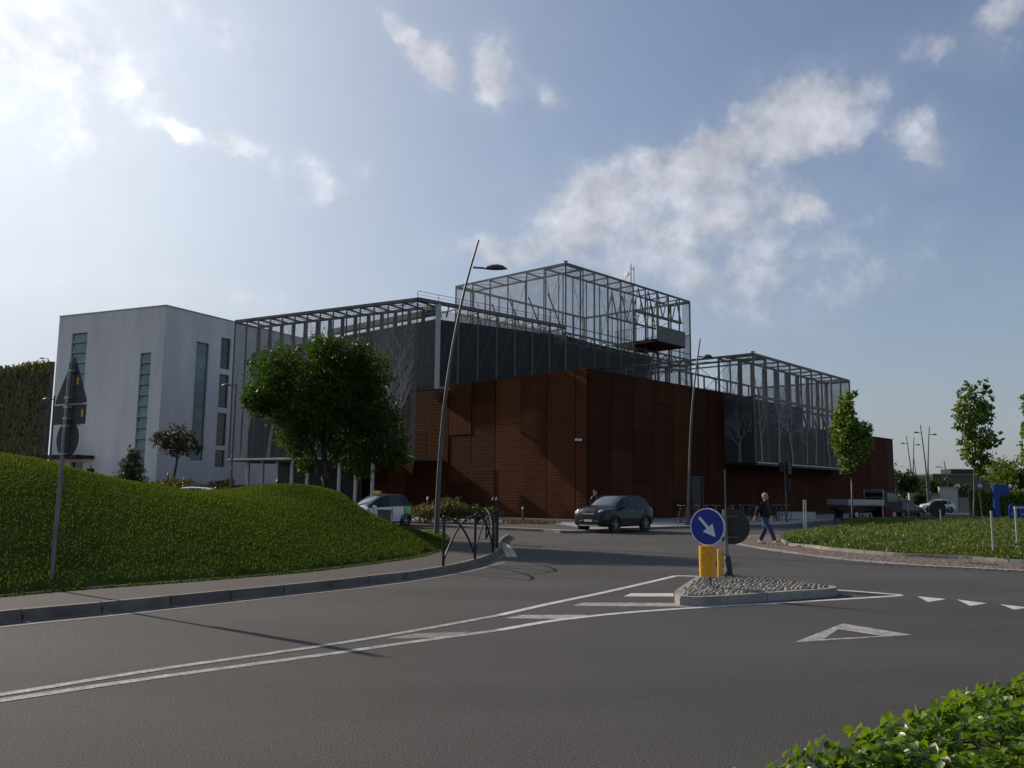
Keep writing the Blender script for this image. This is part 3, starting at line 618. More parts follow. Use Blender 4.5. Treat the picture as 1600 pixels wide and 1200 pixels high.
# ---- dark metal volume over it
K1, K2, K3, KL = V2(-5.9, 64.6), V2(4.6, 71.2), V2(13.5, 82.5), V2(-25, 81.5)
DH = 14.9
q = MB(); q.prism([tuple(p)[:2] for p in (K1, K2, K3, V2(-2, 96), KL)], 4.3, DH); mv_ = obj('metal_volume', q, M['metal_clad'], bld)
def clad(p, qv, z0, z1, w, parent, mt=M['metal_clad'], seams=2, nm='cladding_panel', side=1):
    d = qv - p; Ln = d.length; k = max(1, round(Ln / w)); w = Ln / k; d.normalize(); nr = V2(d.y, -d.x) * side
    me = flat_mesh(w, z0, z1, mt, nm, seams)
    for i in range(k): place(me, frame_m(p + d * w * i + nr * random.uniform(0, .015), d, nr), parent, nm)
clad(K1, K2, 9.0, DH, 1.25, mv_); clad(K2, K3, 9.0, DH, 1.25, mv_); clad(KL, K1, 4.3, DH, 1.25, mv_)

UP = V2(0, 0, 1)
def lattice(frame, p, qv, nb, z0, z1, off, colw=.14, back=.24, roof=True, brace=True, chord=.20, skip_back=False, lowz=None, midz=()):
    """posts on a front line and heavier columns behind it, tied together along the top"""
    d = (qv - p) / nb; nr = V2(d.y, -d.x).normalized(); lz = lowz if lowz is not None else z0
    for i in range(nb + 1):
        a = p + d * i; k = MB(); k.beam(a + UP * z0, a + UP * (z1 - .1), colw); obj('post', k, M['steel'], frame)
        b = a - nr * off
        if not skip_back and i % (2 if back > .35 else 1) == 0 and not (i == 0 and back > .28 and nb == 9):
            k = MB(); k.beam(b + UP * lz, b + UP * (z1 - .1), back); obj('column', k, M['steel'], frame)
        if roof: k = MB(); k.beam(a + UP * (z1 - .12), b + UP * (z1 - .12), .11); obj('cross_beam', k, M['steel'], frame)
        if i < nb:
            k = MB(); k.beam(a + UP * z1, a + d + UP * z1, chord); obj('top_chord', k, M['steel'], frame)
            if not skip_back: k = MB(); k.beam(b + UP * (z1 - .02), b + d + UP * (z1 - .02), chord * .9); obj('top_chord', k, M['steel'], frame)
            for mz in midz:
                k = MB(); k.beam(a + UP * mz, a + d + UP * mz, .07); obj('rail', k, M['steel'], frame)
            if brace:
                zt, zb = z1 - .2, max(lz, z1 - 5.5)
                if i % 2 == 0:
                    k = MB(); k.tube([b + UP * zt, b + d + UP * zb], .022, 4); k.tube([b + UP * zb, b + d + UP * zt], .022, 4); obj('tie_rod', k, M['steeldk'], frame)
                if roof: k = MB(); k.tube([a + UP * (z1 - .1), b + d + UP * (z1 - .1)], .02, 4); obj('tie_rod', k, M['steeldk'], frame)
def quad(p, qv, z0, z1, mt, parent, nm='mesh_screen', th=.03, bays=1):
    d = (qv - p) / bays; nr = V2(d.y, -d.x).normalized()
    for i in range(bays):
        a, b = p + d * i + d * .006, p + d * (i + 1) - d * .006; k = MB(); k.add([a + UP * z0, b + UP * z0, b + UP * z1, a + UP * z1], [(0, 1, 2, 3)]); o = obj(nm, k, mt, parent)
# tree silhouettes woven into the screens, thin geometry on the mesh plane
def tree_print(p, qv, z0, z1, parent, seed, nt, scale=1.0, th=.006, proud=.03):
    r = random.Random(seed); d = (qv - p); Ln = d.length; d.normalize(); nr = V2(d.y, -d.x); k = MB()
    def seg(x0, y0, x1, y1, w0, w1):
        if min(x0, x1) < .05 or max(x0, x1) > Ln - .05 or y1 > z1 - .15 or y0 > z1 - .15: return
        dx, dy = x1 - x0, y1 - y0; l_ = math.hypot(dx, dy); ux, uy = -dy / l_, dx / l_
        q4 = [(x0 + ux * w0, y0 + uy * w0), (x1 + ux * w1, y1 + uy * w1), (x1 - ux * w1, y1 - uy * w1), (x0 - ux * w0, y0 - uy * w0)]
        k.add([p + d * x + nr * (proud + len(k.v) * 1e-7) + UP * y for x, y in q4], [(0, 1, 2, 3)])
    def grow(x, y, ang, ln, w, lev):
        nseg = 3
        for s in range(nseg):
            a2 = ang + r.uniform(-.18, .18); x1, y1 = x + math.sin(a2) * ln / nseg, y + math.cos(a2) * ln / nseg
            seg(x, y, x1, y1, w, w * .82); x, y, w, ang = x1, y1, w * .82, a2
            if lev > 0 and s >= (1 if lev > 3 else 0): grow(x, y, ang + r.choice((-1, 1)) * r.uniform(.35, .8), ln * r.uniform(.55, .75), w * .6, lev - 1)
        if lev > 0: grow(x, y, ang - r.uniform(.1, .5), ln * .68, w * .75, lev - 1); grow(x, y, ang + r.uniform(.1, .5), ln * .68, w * .75, lev - 1)
    for i in range(nt):
        x = Ln * (i + .5 + r.uniform(-.3, .3)) / nt; s = scale * r.uniform(.8, 1.15); grow(x, z0, r.uniform(-.08, .08), (z1 - z0) * .34 * s, .17 * s, 4)
    return obj('tree_silhouette', k, M['print'], parent)

# ---- left frame with hanging screen
A_, B_ = V2(-22.6, 68.8), V2(-6.8, 60.0); T0 = V2(4.4, 69.8)
LF = obj('steel_frame', MB().beam(A_ + UP * 15.28, B_ + UP * 15.28, .1), M['steel'], bld)
lattice(LF, A_, B_, 14, 4.2, 15.4, 2.6, colw=.10, back=.26, lowz=9)
quad(A_ + V2(-.03, -.06), B_ + V2(-.03, -.06), 4.25, 15.3, M['screen'], LF, bays=7)
tree_print(A_ + V2(-.03, -.06), B_ + V2(-.03, -.06), 4.25, 15.2, LF, 5, 7, 1.1)
tree_print(A_ + (B_ - A_) * .78 + V2(-.03, -.06), B_ + V2(-.03, -.06), 4.25, 15.2, LF, 15, 2, 1.25, proud=.05)
nrA = V2((B_ - A_).y, -(B_ - A_).x).normalized()
q = MB(); q.beam(A_ + UP * 4.18 + nrA * .05, B_ + UP * 4.18 + nrA * .05, .22, .13); obj('canopy_edge', q, M['signwhite'], LF)
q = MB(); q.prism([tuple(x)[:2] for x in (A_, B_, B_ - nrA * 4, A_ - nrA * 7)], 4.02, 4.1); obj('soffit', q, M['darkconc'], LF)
q = MB(); q.beam(A_ - nrA * 2.6 + UP * 9.3, B_ - nrA * 2.6 + UP * 9.3, .25); obj('beam', q, M['steel'], LF)
# platform seen through the left bays
q = MB(); q.beam(A_ - nrA * 2.6 + UP * 11.4, A_ + (B_ - A_) * .45 - nrA * 2.6 + UP * 11.4, .5, .35); obj('walkway', q, M['steeldk'], LF)
for i in range(9):                                    # round columns under the screen
    a = A_ + (B_ - A_) * (i + .8) / 11.5 - nrA * .9; q = MB(); q.tube([a, a + UP * 4.02], .16, 12); obj('column', q, M['alu'], LF, smooth='auto')
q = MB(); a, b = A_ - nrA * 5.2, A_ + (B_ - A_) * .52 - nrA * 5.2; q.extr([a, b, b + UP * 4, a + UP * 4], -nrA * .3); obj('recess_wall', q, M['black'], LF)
q = MB(); a, b = A_ - nrA * 3.4 , A_ + (B_ - A_) * .6 - nrA * 3.8; q.extr([a + UP * 4.3, b + UP * 4.3, b + UP * 9.3, a + UP * 9.3], -nrA * .3); rw = obj('inner_wall', q, M['metal_clad'], LF)
clad(A_ - nrA * 3.3, A_ + (B_ - A_) * .6 - nrA * 3.7, 4.4, 10.6, 1.3, LF, seams=1, nm='cladding_panel')
# side face of the frame B -> T0
SF = obj('side_frame', MB().beam(B_ + UP * 16.0, T0 + UP * 16.0, .03), M['steel'], bld)
nb = 8; d = (T0 - B_) / nb; nr = V2(d.y, -d.x).normalized()
for i in range(nb + 1):
    a = B_ + d * i
    if i: k = MB(); k.beam(a + UP * (9.4 if i > 1 else 9.1), a + UP * 15.3, .36 if i == 1 else .12); obj('post', k, M['alu'] if i == 1 else M['steel'], SF)
    k = MB(); k.beam(a + UP * 15.4, a + UP * 16.0, .035); obj('rail_post', k, M['steel'], SF)
    b = a - nr * 2.2
    k = MB(); k.beam(a + UP * 15.28, b + UP * 15.28, .12); obj('cross_beam', k, M['steel'], SF)
    if i < nb:
        k = MB(); k.beam(a + UP * 15.4, a + d + UP * 15.4, .26); obj('top_chord', k, M['steel'], SF)
        k = MB(); k.tube([a + UP * 15.2, a + d + UP * 10.6], .025, 4); k.tube([a + UP * 10.6, a + d + UP * 15.2], .025, 4); obj('tie_rod', k, M['steeldk'], SF)
        k = MB(); k.tube([a + UP * 15.75, a + d + UP * 15.75], .012, 4); obj('rail', k, M['steel'], SF)
        k = MB(); k.beam(a + d * .5 + UP * 15.3, a + d * .5 - nr * .3 + UP * 14.5, .08); obj('bracket', k, M['steel'], SF)
quad(B_, B_ + d * 1.0, 9.2, 15.2, M['screen'], SF); quad(B_ + d, T0, 9.3, 14.9, M['screen_dense'], SF, bays=7)
q = MB(); q.beam(B_ + d + UP * 9.2, B_ + d * 1.6 + UP * 9.2, .22, .1); obj('ledge', q, M['alu'], SF)
bb = B_ - nrA * 2.6; q = MB(); q.beam(bb + UP * 15.0, bb - (B_ - A_).normalized() * 13 + nrA * -3 + UP * 15.0, .45); obj('girder', q, M['steel'], SF)

# ---- tower frame
TL, TR = V2(-5.3, 78.3), V2(17.6, 83.7); TH = 20.8; TB = TL + (TR - T0)
TW = obj('tower_frame', MB().beam(T0 + UP * (TH + .14), T0 + UP * (TH + .2), .3), M['steel'], bld)
lattice(TW, TL, T0, 6, 13.8, TH, 2.4, colw=.13, back=.10, brace=True, chord=.15, midz=())
lattice(TW, T0, TR, 10, 9.8, TH, 2.4, colw=.14, back=.09, lowz=12, chord=.16, midz=(15.5,))
nT = V2((T0 - TL).y, -(T0 - TL).x).normalized(); nS = V2((TR - T0).y, -(TR - T0).x).normalized()
quad(TL + nT * .12, T0 + nT * .12, 13.9, TH - .1, M['screen_sky'], TW, bays=6); dT = (TR - T0) / 12
quad(T0 + nS * .12, T0 + dT * 6 + nS * .12, 14.6, TH - .1, M['screen_sky'], TW, bays=6); quad(T0 + nS * .12, T0 + dT * 6 + nS * .12, 9.8, 14.5, M['screen_dense'], TW, bays=6); quad(T0 + dT * 11 + nS * .12, TR + nS * .12, 9.8, TH - .1, M['screen_dense'], TW)
quad(T0 + dT * 6 + nS * .12, T0 + dT * 11 + nS * .12, 9.8, 14.6, M['screen_dense'], TW, bays=5)
tree_print(T0 + dT * 7 + nS * .14, TR + nS * .14, 9.8, 15.2, TW, 9, 4, .9)
# far sides: a screened parapet band and posts
for (p, qv, nb_) in ((TL, TB, 10), (TB, TR, 6)):
    dd = (qv - p) / nb_
    for i in range(nb_ + 1):
        k = MB(); k.beam(p + dd * i + UP * 13.8, p + dd * i + UP * TH, .13); obj('post', k, M['steel'], TW)
    k = MB(); k.beam(p + UP * TH, qv + UP * TH, .18); obj('top_chord', k, M['steel'], TW)
    quad(p, qv, 13.8, 18.3 if p == TL else 17.4, M['screen_dense'], TW, bays=nb_)
    k = MB(); k.beam(p + UP * (18.3 if p == TL else 17.4), qv + UP * (18.3 if p == TL else 17.4), .10); obj('rail', k, M['steel'], TW)
for i in range(1, 6):                                # raking struts behind the left face
    a = TL + (T0 - TL) * i / 6 - nT * .3; k = MB(); k.beam(a + UP * 18.6, a + (T0 - TL) * .16 + UP * 14.2, .10); obj('strut', k, M['steel'], TW)
# deck truss on the right face and roof truss bay
for lev in (14.2, 15.0):
    k = MB(); k.beam(T0 - nS * .3 + UP * lev, TR - nS * .3 + UP * lev, .14); k.beam(T0 - nS * 2.2 + UP * lev, TR - nS * 2.2 + UP * lev, .14); obj('beam', k, M['steel'], TW)
for i in range(12):
    a = T0 + dT * i; k = MB(); k.beam(a - nS * .3 + UP * 14.2, a + dT * .5 - nS * .3 + UP * 15, .08); k.beam(a + dT * .5 - nS * .3 + UP * 15, a + dT - nS * .3 + UP * 14.2, .08)
    k.beam(a - nS * .3 + UP * 14.3, a - nS * 2.2 + UP * 14.3, .08); obj('truss_web', k, M['steel'], TW)
k = MB(); k.beam(T0 + dT * 6 + UP * 18.4, T0 + dT * 11 + UP * 18.4, .22); k.beam(T0 + dT * 6 - nS * 3 + UP * 18.2, T0 + dT * 11 - nS * 3 + UP * 18.2, .16); obj('beam', k, M['steel'], TW)
for i in range(5):
    a = T0 + dT * (6 + i); k = MB()
    k.beam(a + UP * 18.4, a + dT * .5 + UP * 20.6, .09); k.beam(a + dT * .5 + UP * 20.6, a + dT + UP * 18.4, .09); k.beam(a - nS * 3 + UP * 18.2, a + dT * .5 - nS * 3 + UP * 20.6, .09); k.beam(a + dT * .5 - nS * 3 + UP * 20.6, a + dT - nS * 3 + UP * 18.2, .09); k.beam(a + UP * 18.4, a + dT - nS * 3 + UP * 18.2, .07); obj('truss_web', k, M['steel'], TW)
# balcony
c0 = T0 + dT * 6.3; c1 = T0 + dT * 9.2; ou = nS * 2.2; bz = 15.6
q = MB(); q.prism([tuple(x)[:2] for x in (c0 - nS * 2.5, c1 - nS * 2.5, c1 + ou, c0 + ou)], bz - .3, bz); bal = obj('balcony', q, M['rustcore'], TW)
q = MB(); q.extr([c0 + ou + UP * (bz - .2), c1 + ou + UP * (bz - .2), c1 + ou + UP * (bz + 1.2), c0 + ou + UP * (bz + 1.2)], nS * .05); obj('balcony_panel', q, M['steel'], TW)
q = MB()
for i in range(26):
    a = (c0 - nS * 2.4).lerp(c0 + ou, i / 25); q.beam(a + UP * bz, a + UP * (bz + 1.15), .035)
    a = (c1 - nS * 2.4).lerp(c1 + ou, i / 25); q.beam(a + UP * bz, a + UP * (bz + 1.15), .035)
q.beam(c0 - nS * 2.4 + UP * (bz + 1.17), c0 + ou + UP * (bz + 1.17), .05); q.beam(c1 - nS * 2.4 + UP * (bz + 1.17), c1 + ou + UP * (bz + 1.17), .05); obj('balcony_railing', q, M['steel'], TW)
# antenna
an = thing('antenna', 'small mast antenna with a round dish on the roof edge of the steel tower frame', 'antenna', T0 + dT * 5.8 + UP * TH)
b0 = T0 + dT * 5.8 + UP * TH; q = MB(); q.tube([b0, b0 + UP * 1.9], .05, 6); q.tube([b0 + V2(.3, .2), b0 + V2(.3, .2, 1.7)], .04, 6); q.beam(b0 + UP * 1.4, b0 + V2(.3, .2, 1.4), .06); obj('mast', q, M['steeldk'], an)
q = MB(); q.disc(b0 + V2(-.5, -.2, .85), (-.8, -.6, .1), .28, .12, 16); q.beam(b0 + V2(-.5, -.2, .85), b0 + UP * .9, .05); obj('dish', q, M['signwhite'], an)

# ---- right frame
E_, F_, EL = V2(18.3, 64.4), V2(31.4, 79.2), V2(9.6, 71.7); EH = 12.4
RF = obj('right_frame', MB().beam(E_ + UP * (EH + .12), E_ + UP * (EH + .2), .25), M['steel'], bld)
lattice(RF, E_, F_, 9, 4.2, EH, 2.2, colw=.13, back=.30, lowz=4.4, chord=.18)
lattice(RF, EL, E_, 4, 9.7, EH, 2.0, colw=.15, back=.10, lowz=9.7, chord=.16)
nE = V2((F_ - E_).y, -(F_ - E_).x).normalized(); dE = (F_ - E_) / 9
quad(E_ + nE * .1, F_ + nE * .1, 4.25, EH - .1, M['screen'], RF, bays=9)
tree_print(E_ + nE * .13, F_ + nE * .13, 4.3, EH - .6, RF, 21, 8, 1.0)
q = MB(); q.beam(E_ + UP * 4.18 + nE * .1, F_ + UP * 4.18 + nE * .1, .16, .10); obj('canopy_edge', q, M['alu'], RF)
q = MB(); q.beam(EL + UP * 11.7, E_ + UP * 11.7, .1); q.beam(E_ + UP * 9.2 + nE * .02, F_ + UP * 9.2, .2); q.beam(E_ - nE * 2.2 + UP * 9.2, F_ - nE * 2.2 + UP * 9.2, .2); obj('beam', q, M['steel'], RF)
q = MB(); q.beam(EL + UP * EH, V2(3, 77.2, EH), .18); q.beam(EL + UP * 11.7, V2(3, 77.2, 11.7), .1); obj('long_beam', q, M['steel'], RF)
bk0 = E_ - nE * .9; iw = MB(); back = -nE * .3
iw.extr([bk0 + UP * 4.3, bk0 + dE * 4.9 + UP * 4.3, bk0 + dE * 4.9 + UP * 9.2, bk0 + UP * 9.2], back); iw.extr([bk0 + dE * 4.9 + UP * 4.3, bk0 + dE * 9 + UP * 4.3, bk0 + dE * 9 + UP * 7.4, bk0 + dE * 4.9 + UP * 7.4], back)
w_ = obj('inner_wall', iw, M['metal_clad'], RF)
clad(bk0 + nE * .01, bk0 + dE * 4.9 + nE * .01, 4.35, 9.2, 1.2, RF); clad(bk0 + dE * 4.9 + nE * .01, bk0 + dE * 9 + nE * .01, 4.35, 7.4, 1.2, RF)
for i in range(5, 9):
    a = E_ + dE * i - nE * 1.0; k = MB(); k.beam(a + UP * 9.1, a + dE * .7 + UP * 7.2, .13); obj('strut', k, M['steel'], RF)
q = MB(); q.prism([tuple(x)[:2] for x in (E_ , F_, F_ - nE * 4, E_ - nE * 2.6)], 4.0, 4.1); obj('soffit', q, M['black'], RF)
# return wall from E back to the rust wall
rp = E_ - nE * 2.5; q = MB(); q.extr([rp + UP * 4.1, E_ + UP * 4.1 - nE * .05, E_ + UP * 9.2 - nE * .05, rp + UP * 9.2], V2(.05, .05)); obj('return_wall', q, M['clad_soft'], RF); quad(rp - V2(.12, .12), E_ - V2(.12, .12), 4.15, EH - .2, M['screen'], RF, bays=2); tree_print(rp - V2(.12, .12), E_ - V2(.12, .12), 4.2, 9.6, RF, 33, 1, .9)
# back screens of the right frame
f2 = F_ - nE * 9; e2 = E_ - nE * 9
quad(f2, F_, 8.0, EH - .1, M['screen_dense'], RF, bays=4); quad(e2 + dE * 4, f2, 8.5, EH - 1.0, M['screen_dense'], RF, bays=5); quad(e2, e2 + dE * 4, 8.5, EH - 2, M['screen'], RF, bays=4)
for i in range(10):
    k = MB(); k.beam(e2 + dE * i + UP * 8.5, e2 + dE * i + UP * EH, .13); obj('post', k, M['steel'], RF)
k = MB(); k.beam(e2 + UP * EH, f2 + UP * EH, .16); k.beam(f2 + UP * EH, F_ + UP * EH, .16); obj('top_chord', k, M['steel'], RF)

# ------------------------------------------------------------------ white building on its terrace
wb = thing('white_building', 'tall white rendered block with narrow vertical strips of green glass panes', 'building', (-35, 85, 2.2))
WA = V2(-35.0, 85.0); WL = V2(-49.0, 91.2); WR = WA + V2(.46, .888) * 22; WHT = 20.2; WZ = 2.2
dl = (WL - WA).normalized(); dr = (WR - WA).normalized()
def wall_open(p, qv, z0, z1, th, opens, nrm):           # wall with rectangular openings (s0, s1, a, b)
    d = (qv - p); Ln = d.length; d.normalize(); q = MB(); xs = sorted({0, Ln, *[o[0] for o in opens], *[o[1] for o in opens]})
    for x0, x1 in zip(xs, xs[1:]):
        col = sorted([(o[2], o[3]) for o in opens if o[0] <= x0 + 1e-6 and o[1] >= x1 - 1e-6]); z = z0
        for a, b in col + [(z1, z1)]:
            if a > z + 1e-6: q.extr([p + d * x0 + UP * z, p + d * x1 + UP * z, p + d * x1 + UP * a, p + d * x0 + UP * a], -nrm * th)
            z = b
    return q, d
nWl = V2(dl.y, -dl.x) * (1 if V2(dl.y, -dl.x).dot(V2(0, -1)) > 0 else -1); nWr = V2(dr.y, -dr.x) * (1 if V2(dr.y, -dr.x).dot(V2(1, 0)) > 0 else -1)
lo = [(1.65, 3.1, 3.4, 15.5), (10.9, 13.2, 8.3, 18.2)]
ro = [(4.15, 5.85, 4.8, 17.2), (7.5, 8.9, 14.8, 18.2), (7.5, 8.9, 10.6, 14.2), (7.5, 8.9, 6.5, 10.0), (7.5, 8.9, 4.2, 6.0)]
q, _ = wall_open(WA, WL, WZ - 2.2, WHT, .35, lo + [(10.2, 12.0, WZ - .5, WZ + 2.3)], nWl); q2, _ = wall_open(WA, WR, WZ - 2.2, WHT, .35, ro, nWr); q.add(q2.v, q2.f)
q.prism([tuple(x)[:2] for x in (WA + dl * .3 - nWl * .4 , WA + dr * 21.8 - nWr * .4, WL + dr * 21.8, WL - nWl * .4)], WHT - .6, WHT - .4)
obj('wall', q, M['white_render'], wb)
q = MB(); q.prism([tuple(x)[:2] for x in (WA + dl * .6 + dr * 1.0 - nWl * 0, WA + dr * 21 + dl * .6, WL + dr * 21 - dl * .5, WL + dr * 1.0 - dl * .5)], .2, WHT - .7); obj('inner_core', q, M['black'], wb)
q = MB(); q.beam(WA + UP * (WHT + .04), WL + UP * (WHT + .04), .2, .08); q.beam(WA + UP * (WHT + .041), WR + UP * (WHT + .041), .2, .08); obj('capping', q, M['alu'], wb)
def strip_window(p, d, nrm, s0, s1, a, b, k, mt, lean=.0):
    w = MB(); c = p + d * (s0 + s1) / 2; inn_ = -nrm * .2
    for s in (s0 + .04, s1 - .04): w.beam(p + d * s + inn_ + UP * a, p + d * s + inn_ + UP * b, .08)
    w.beam(p + d * s0 + inn_ + UP * (a + .04), p + d * s1 + inn_ + UP * (a + .04), .08); w.beam(p + d * s0 + inn_ + UP * (b - .04), p + d * s1 + inn_ + UP * (b - .04), .08)
    f = obj('window', w, M['steeldk'], wb); h = (b - a) / k
    for i in range(k):
        z = a + i * h; q = MB(); o0 = -nrm * .22 + d * 0; o1 = o0 + nrm * lean
        P0, P1 = p + d * (s0 + .06), p + d * (s1 - .06)
        q.extr([P0 + o1 + UP * (z + .03), P1 + o1 + UP * (z + .03), P1 + o0 + UP * (z + h + .01), P0 + o0 + UP * (z + h + .01)], -nrm * .02); obj('pane', q, mt, f)
strip_window(WA, dl, nWl, *lo[0], 11, M['winglass'], .16); strip_window(WA, dl, nWl, *lo[1], 9, M['winglass'], .16)
strip_window(WA, dr, nWr, *ro[0], 9, M['winglass'], .02)
for o_ in ro[1:]: strip_window(WA, dr, nWr, *o_, 2, M['darkglass'], 0)
q = MB(); p0 = WA + dl * 11.0 + nWl * .1; q.prism([tuple(x)[:2] for x in (WA + dl * 8.6, WA + dl * 16.5, WA + dl * 16.5 + nWl * 2.2, WA + dl * 8.6 + nWl * 2.2)], WZ + 2.6, WZ + 2.95); obj('canopy', q, M['rustcore'], wb)
q = MB(); a, b = WA + dl * 10.2 - nWl * .3, WA + dl * 12 - nWl * .3; q.extr([a + UP * (WZ - .4), b + UP * (WZ - .4), b + UP * (WZ + 2.3), a + UP * (WZ + 2.3)], -nWl * .05); obj('door', q, M['darkglass'], wb)
for s in (12.6, 15.5):
    q = MB(); a = WA + dl * s + nWl * 1.9; q.tube([a + UP * (WZ - .2), a + UP * (WZ + 2.6)], .09, 8); obj('canopy_post', q, M['galv'], wb)
q = MB(); q.prism([tuple(x)[:2] for x in (V2(-80, 100), V2(-60, 76), V2(-24.5, 70.5), V2(-23, 74), V2(-23, 130), V2(-80, 130))], -.1, WZ); struct('terrace', q, M['paving'])
q = MB(); q.add([(-62, 74, 0), (-42, 58, 0), (-21, 60.5, 0), (-23, 72, 2.0), (-42, 72.5, WZ + .0), (-62, 80, WZ)], [(0, 1, 4, 5), (1, 2, 3, 4)]); struct('bank', q, M['turf'])

# ------------------------------------------------------------------ creeper-clad wall at the far left
gw = thing('creeper_wall', 'long wall hung with trailing green creepers at the far left beside the white building', 'green wall', (-58, 98, 0))
ga, gb = V2(-50.6, 93.2), V2(-76, 110); gd = (gb - ga).normalized(); gn = V2(-gd.y, gd.x) * -1
gn = gn if gn.y < 0 else -gn
q = MB(); q.extr([ga, gb, gb + UP * 15.6, ga + UP * 15.6], -gn * .4); obj('backing_wall', q, M['darkconc'], gw)
L_ = (gb - ga).length; n_ = 16000; s = RNG.uniform(0, L_, n_); z = RNG.uniform(0, 15.9, n_)
stripe = (np.abs(((s * 1.1 + .25 * np.sin(z * .7)) % 1.0) - .5) * 2); keep = RNG.random(n_) > stripe * .75 * (z < 14.5); s, z, stripe = s[keep], z[keep], stripe[keep]
pos = np.array([ga.x, ga.y, 0]) + s[:, None] * np.array([gd.x, gd.y, 0]) + np.column_stack([np.zeros((len(s), 2)), z]) + np.array([gn.x, gn.y, 0]) * (RNG.uniform(.05, .3, len(s)) + (1 - stripe) * .45)[:, None]
Vv, Ff = leaves(pos, .42, unit(rnd(len(s)) * .5 + np.array([[0, 0, -1.0]])), unit(rnd(len(s)) * .7 + np.array([[gn.x, gn.y, .1]])), .6); npmesh('creeper', Vv, Ff, M['leaf_ivy'], gw, kind='stuff')
# ------------------------------------------------------------------ trees and shrubs
def crown(clumps, n_, size, m, parent, name='crown', droop=.3, wid=.42, shell=.55, holes=.0, out=.6):
    vol = np.array([c[1][0] * c[1][1] * c[1][2] for c in clumps]) ** .75; vol /= vol.sum(); P_, A_, N_ = [], [], []
    for (c, r), f in zip(clumps, vol):
        k = int(n_ * f); d = rnd(k); rad = RNG.random(k) ** (1 / 3) * (1 - shell) + shell * (1 - .35 * RNG.random(k)); rad = rad * (1 + .12 * RNG.normal(size=k))
        # little bunches, so that gaps and tufts appear
        nb = max(3, k // 14); bd = rnd(nb); br = (RNG.random(nb) ** .45); bc = bd * br[:, None]; w = RNG.integers(0, nb, k)
        p = bc[w] + RNG.normal(size=(k, 3)) * .13; pp = np.array(c) + p * np.array(r); P_.append(pp); A_.append(unit(bc[w] * out + rnd(k) * .8 + np.array([[0, 0, -droop]]))); N_.append(unit(rnd(k) + np.array([[0, 0, .8]])))
    V, F = leaves(np.concatenate(P_), size, np.concatenate(A_), np.concatenate(N_), wid); return npmesh(name, V, F, m, parent)
def trunk_of(base, top, r0, r1, limbs, m, parent, wob=.06, k=9):
    pts = [base.lerp(top, t) + Vector((random.uniform(-wob, wob), random.uniform(-wob, wob), 0)) * (0 < t < 1) for t in (0, .15, .35, .6, .8, 1)]
    q = MB(); q.tube(pts, [r0 * 1.25, r0, r0 * .9, (r0 + r1) / 2, r1 * 1.2, r1], k)
    for (t, e, r) in limbs:
        s = base.lerp(top, t); e = Vector(e); mid = s.lerp(e, .5) + Vector((0, 0, .12 * (e - s).length)); q.tube([s, mid, e], [r, r * .7, r * .25], 6)
        for z in range(2):
            e2 = mid + (e - s).length * .35 * Vector((random.uniform(-1, 1), random.uniform(-1, 1), random.uniform(.2, 1))); q.tube([mid, e2], [r * .5, r * .12], 5)
    return obj('trunk', q, m, parent, smooth=True)
# large tree on the mound
TY = 30.0
tb = P(507, 765, TY); tb.z = mound_z(tb.x, tb.y) - .05 if mound_z(tb.x, tb.y) > .2 else 1.5
t = thing('tree', 'large round leafy green tree standing on the grass mound in front of the screen', 'tree', tb)
cl = [(508, 562, 44, .0), (443, 572, 40, -.3), (575, 580, 44, .3), (412, 618, 34, .1), (500, 625, 62, -.5), (590, 650, 48, .2), (606, 695, 36, -.2), (545, 690, 48, .4), (470, 672, 42, -.2), (455, 640, 42, .5), (478, 722, 22, .3), (562, 722, 30, -.3), (402, 628, 26, 0), (515, 545, 30, .2), (545, 625, 55, .6), (430, 600, 40, -.5), (620, 708, 24, .1), (468, 700, 24, .2), (530, 600, 60, 0), (560, 560, 30, -.3), (400, 570, 18, .1)]
cs = []
for (x, y, r, dy) in cl:
    c = P(x, y, TY + dy * 1.4); rr = r * TY / FPX * .95; cs.append((tuple(c), (rr, rr * 1.15, rr * .92)))
trunk_of(tb, P(508, 640, TY), .13, .06, [(.35, P(450, 640, TY), .07), (.4, P(580, 650, TY), .07), (.6, P(470, 590, TY), .06), (.6, P(560, 590, TY + .5), .06), (.25, P(540, 700, TY - .5), .05), (.2, P(480, 700, TY - .4), .05)], M['bark'], t)
crown(cs, 46000, .13, M['leaf_ash'], t, droop=.45, wid=.36)
def maple(name, label, px, base_y, Y, zb, crown_px, n_, lean=0, top=None, group=None, size=.16, two=None):
    b = P(px, base_y, Y); b.z = zb; t = thing(name, label, 'tree', b, group); tp = P(top[0], top[1], Y)
    trunk_of(b, tp, .045, .02, [(.65, P(x, y - r * .3, Y + dy), .018) for (x, y, r, dy) in crown_px[::2]], M['palebark'], t, .03, 7)
    crown([(tuple(P(x, y, Y + dy)), (r * Y / FPX, r * Y / FPX * 1.1, r * Y / FPX * 1.15)) for (x, y, r, dy) in crown_px], n_, size, M['leaf_maple'], t, droop=.5, wid=.8, out=.5)
    return t
g_ = 'young street trees on the planted bed'
maple('young_tree', 'slim young tree with a narrow bright green crown in front of the rust wall', 1332, 822, 40, .3, [(1327, 625, 13, 0), (1325, 648, 19, .1), (1322, 672, 20, -.1), (1345, 668, 15, .1), (1335, 690, 24, 0), (1320, 690, 20, .2), (1326, 712, 17, 0), (1324, 728, 10, 0), (1315, 655, 12, 0), (1352, 680, 12, 0)], 4200, top=(1326, 640), group=g_, size=.15)
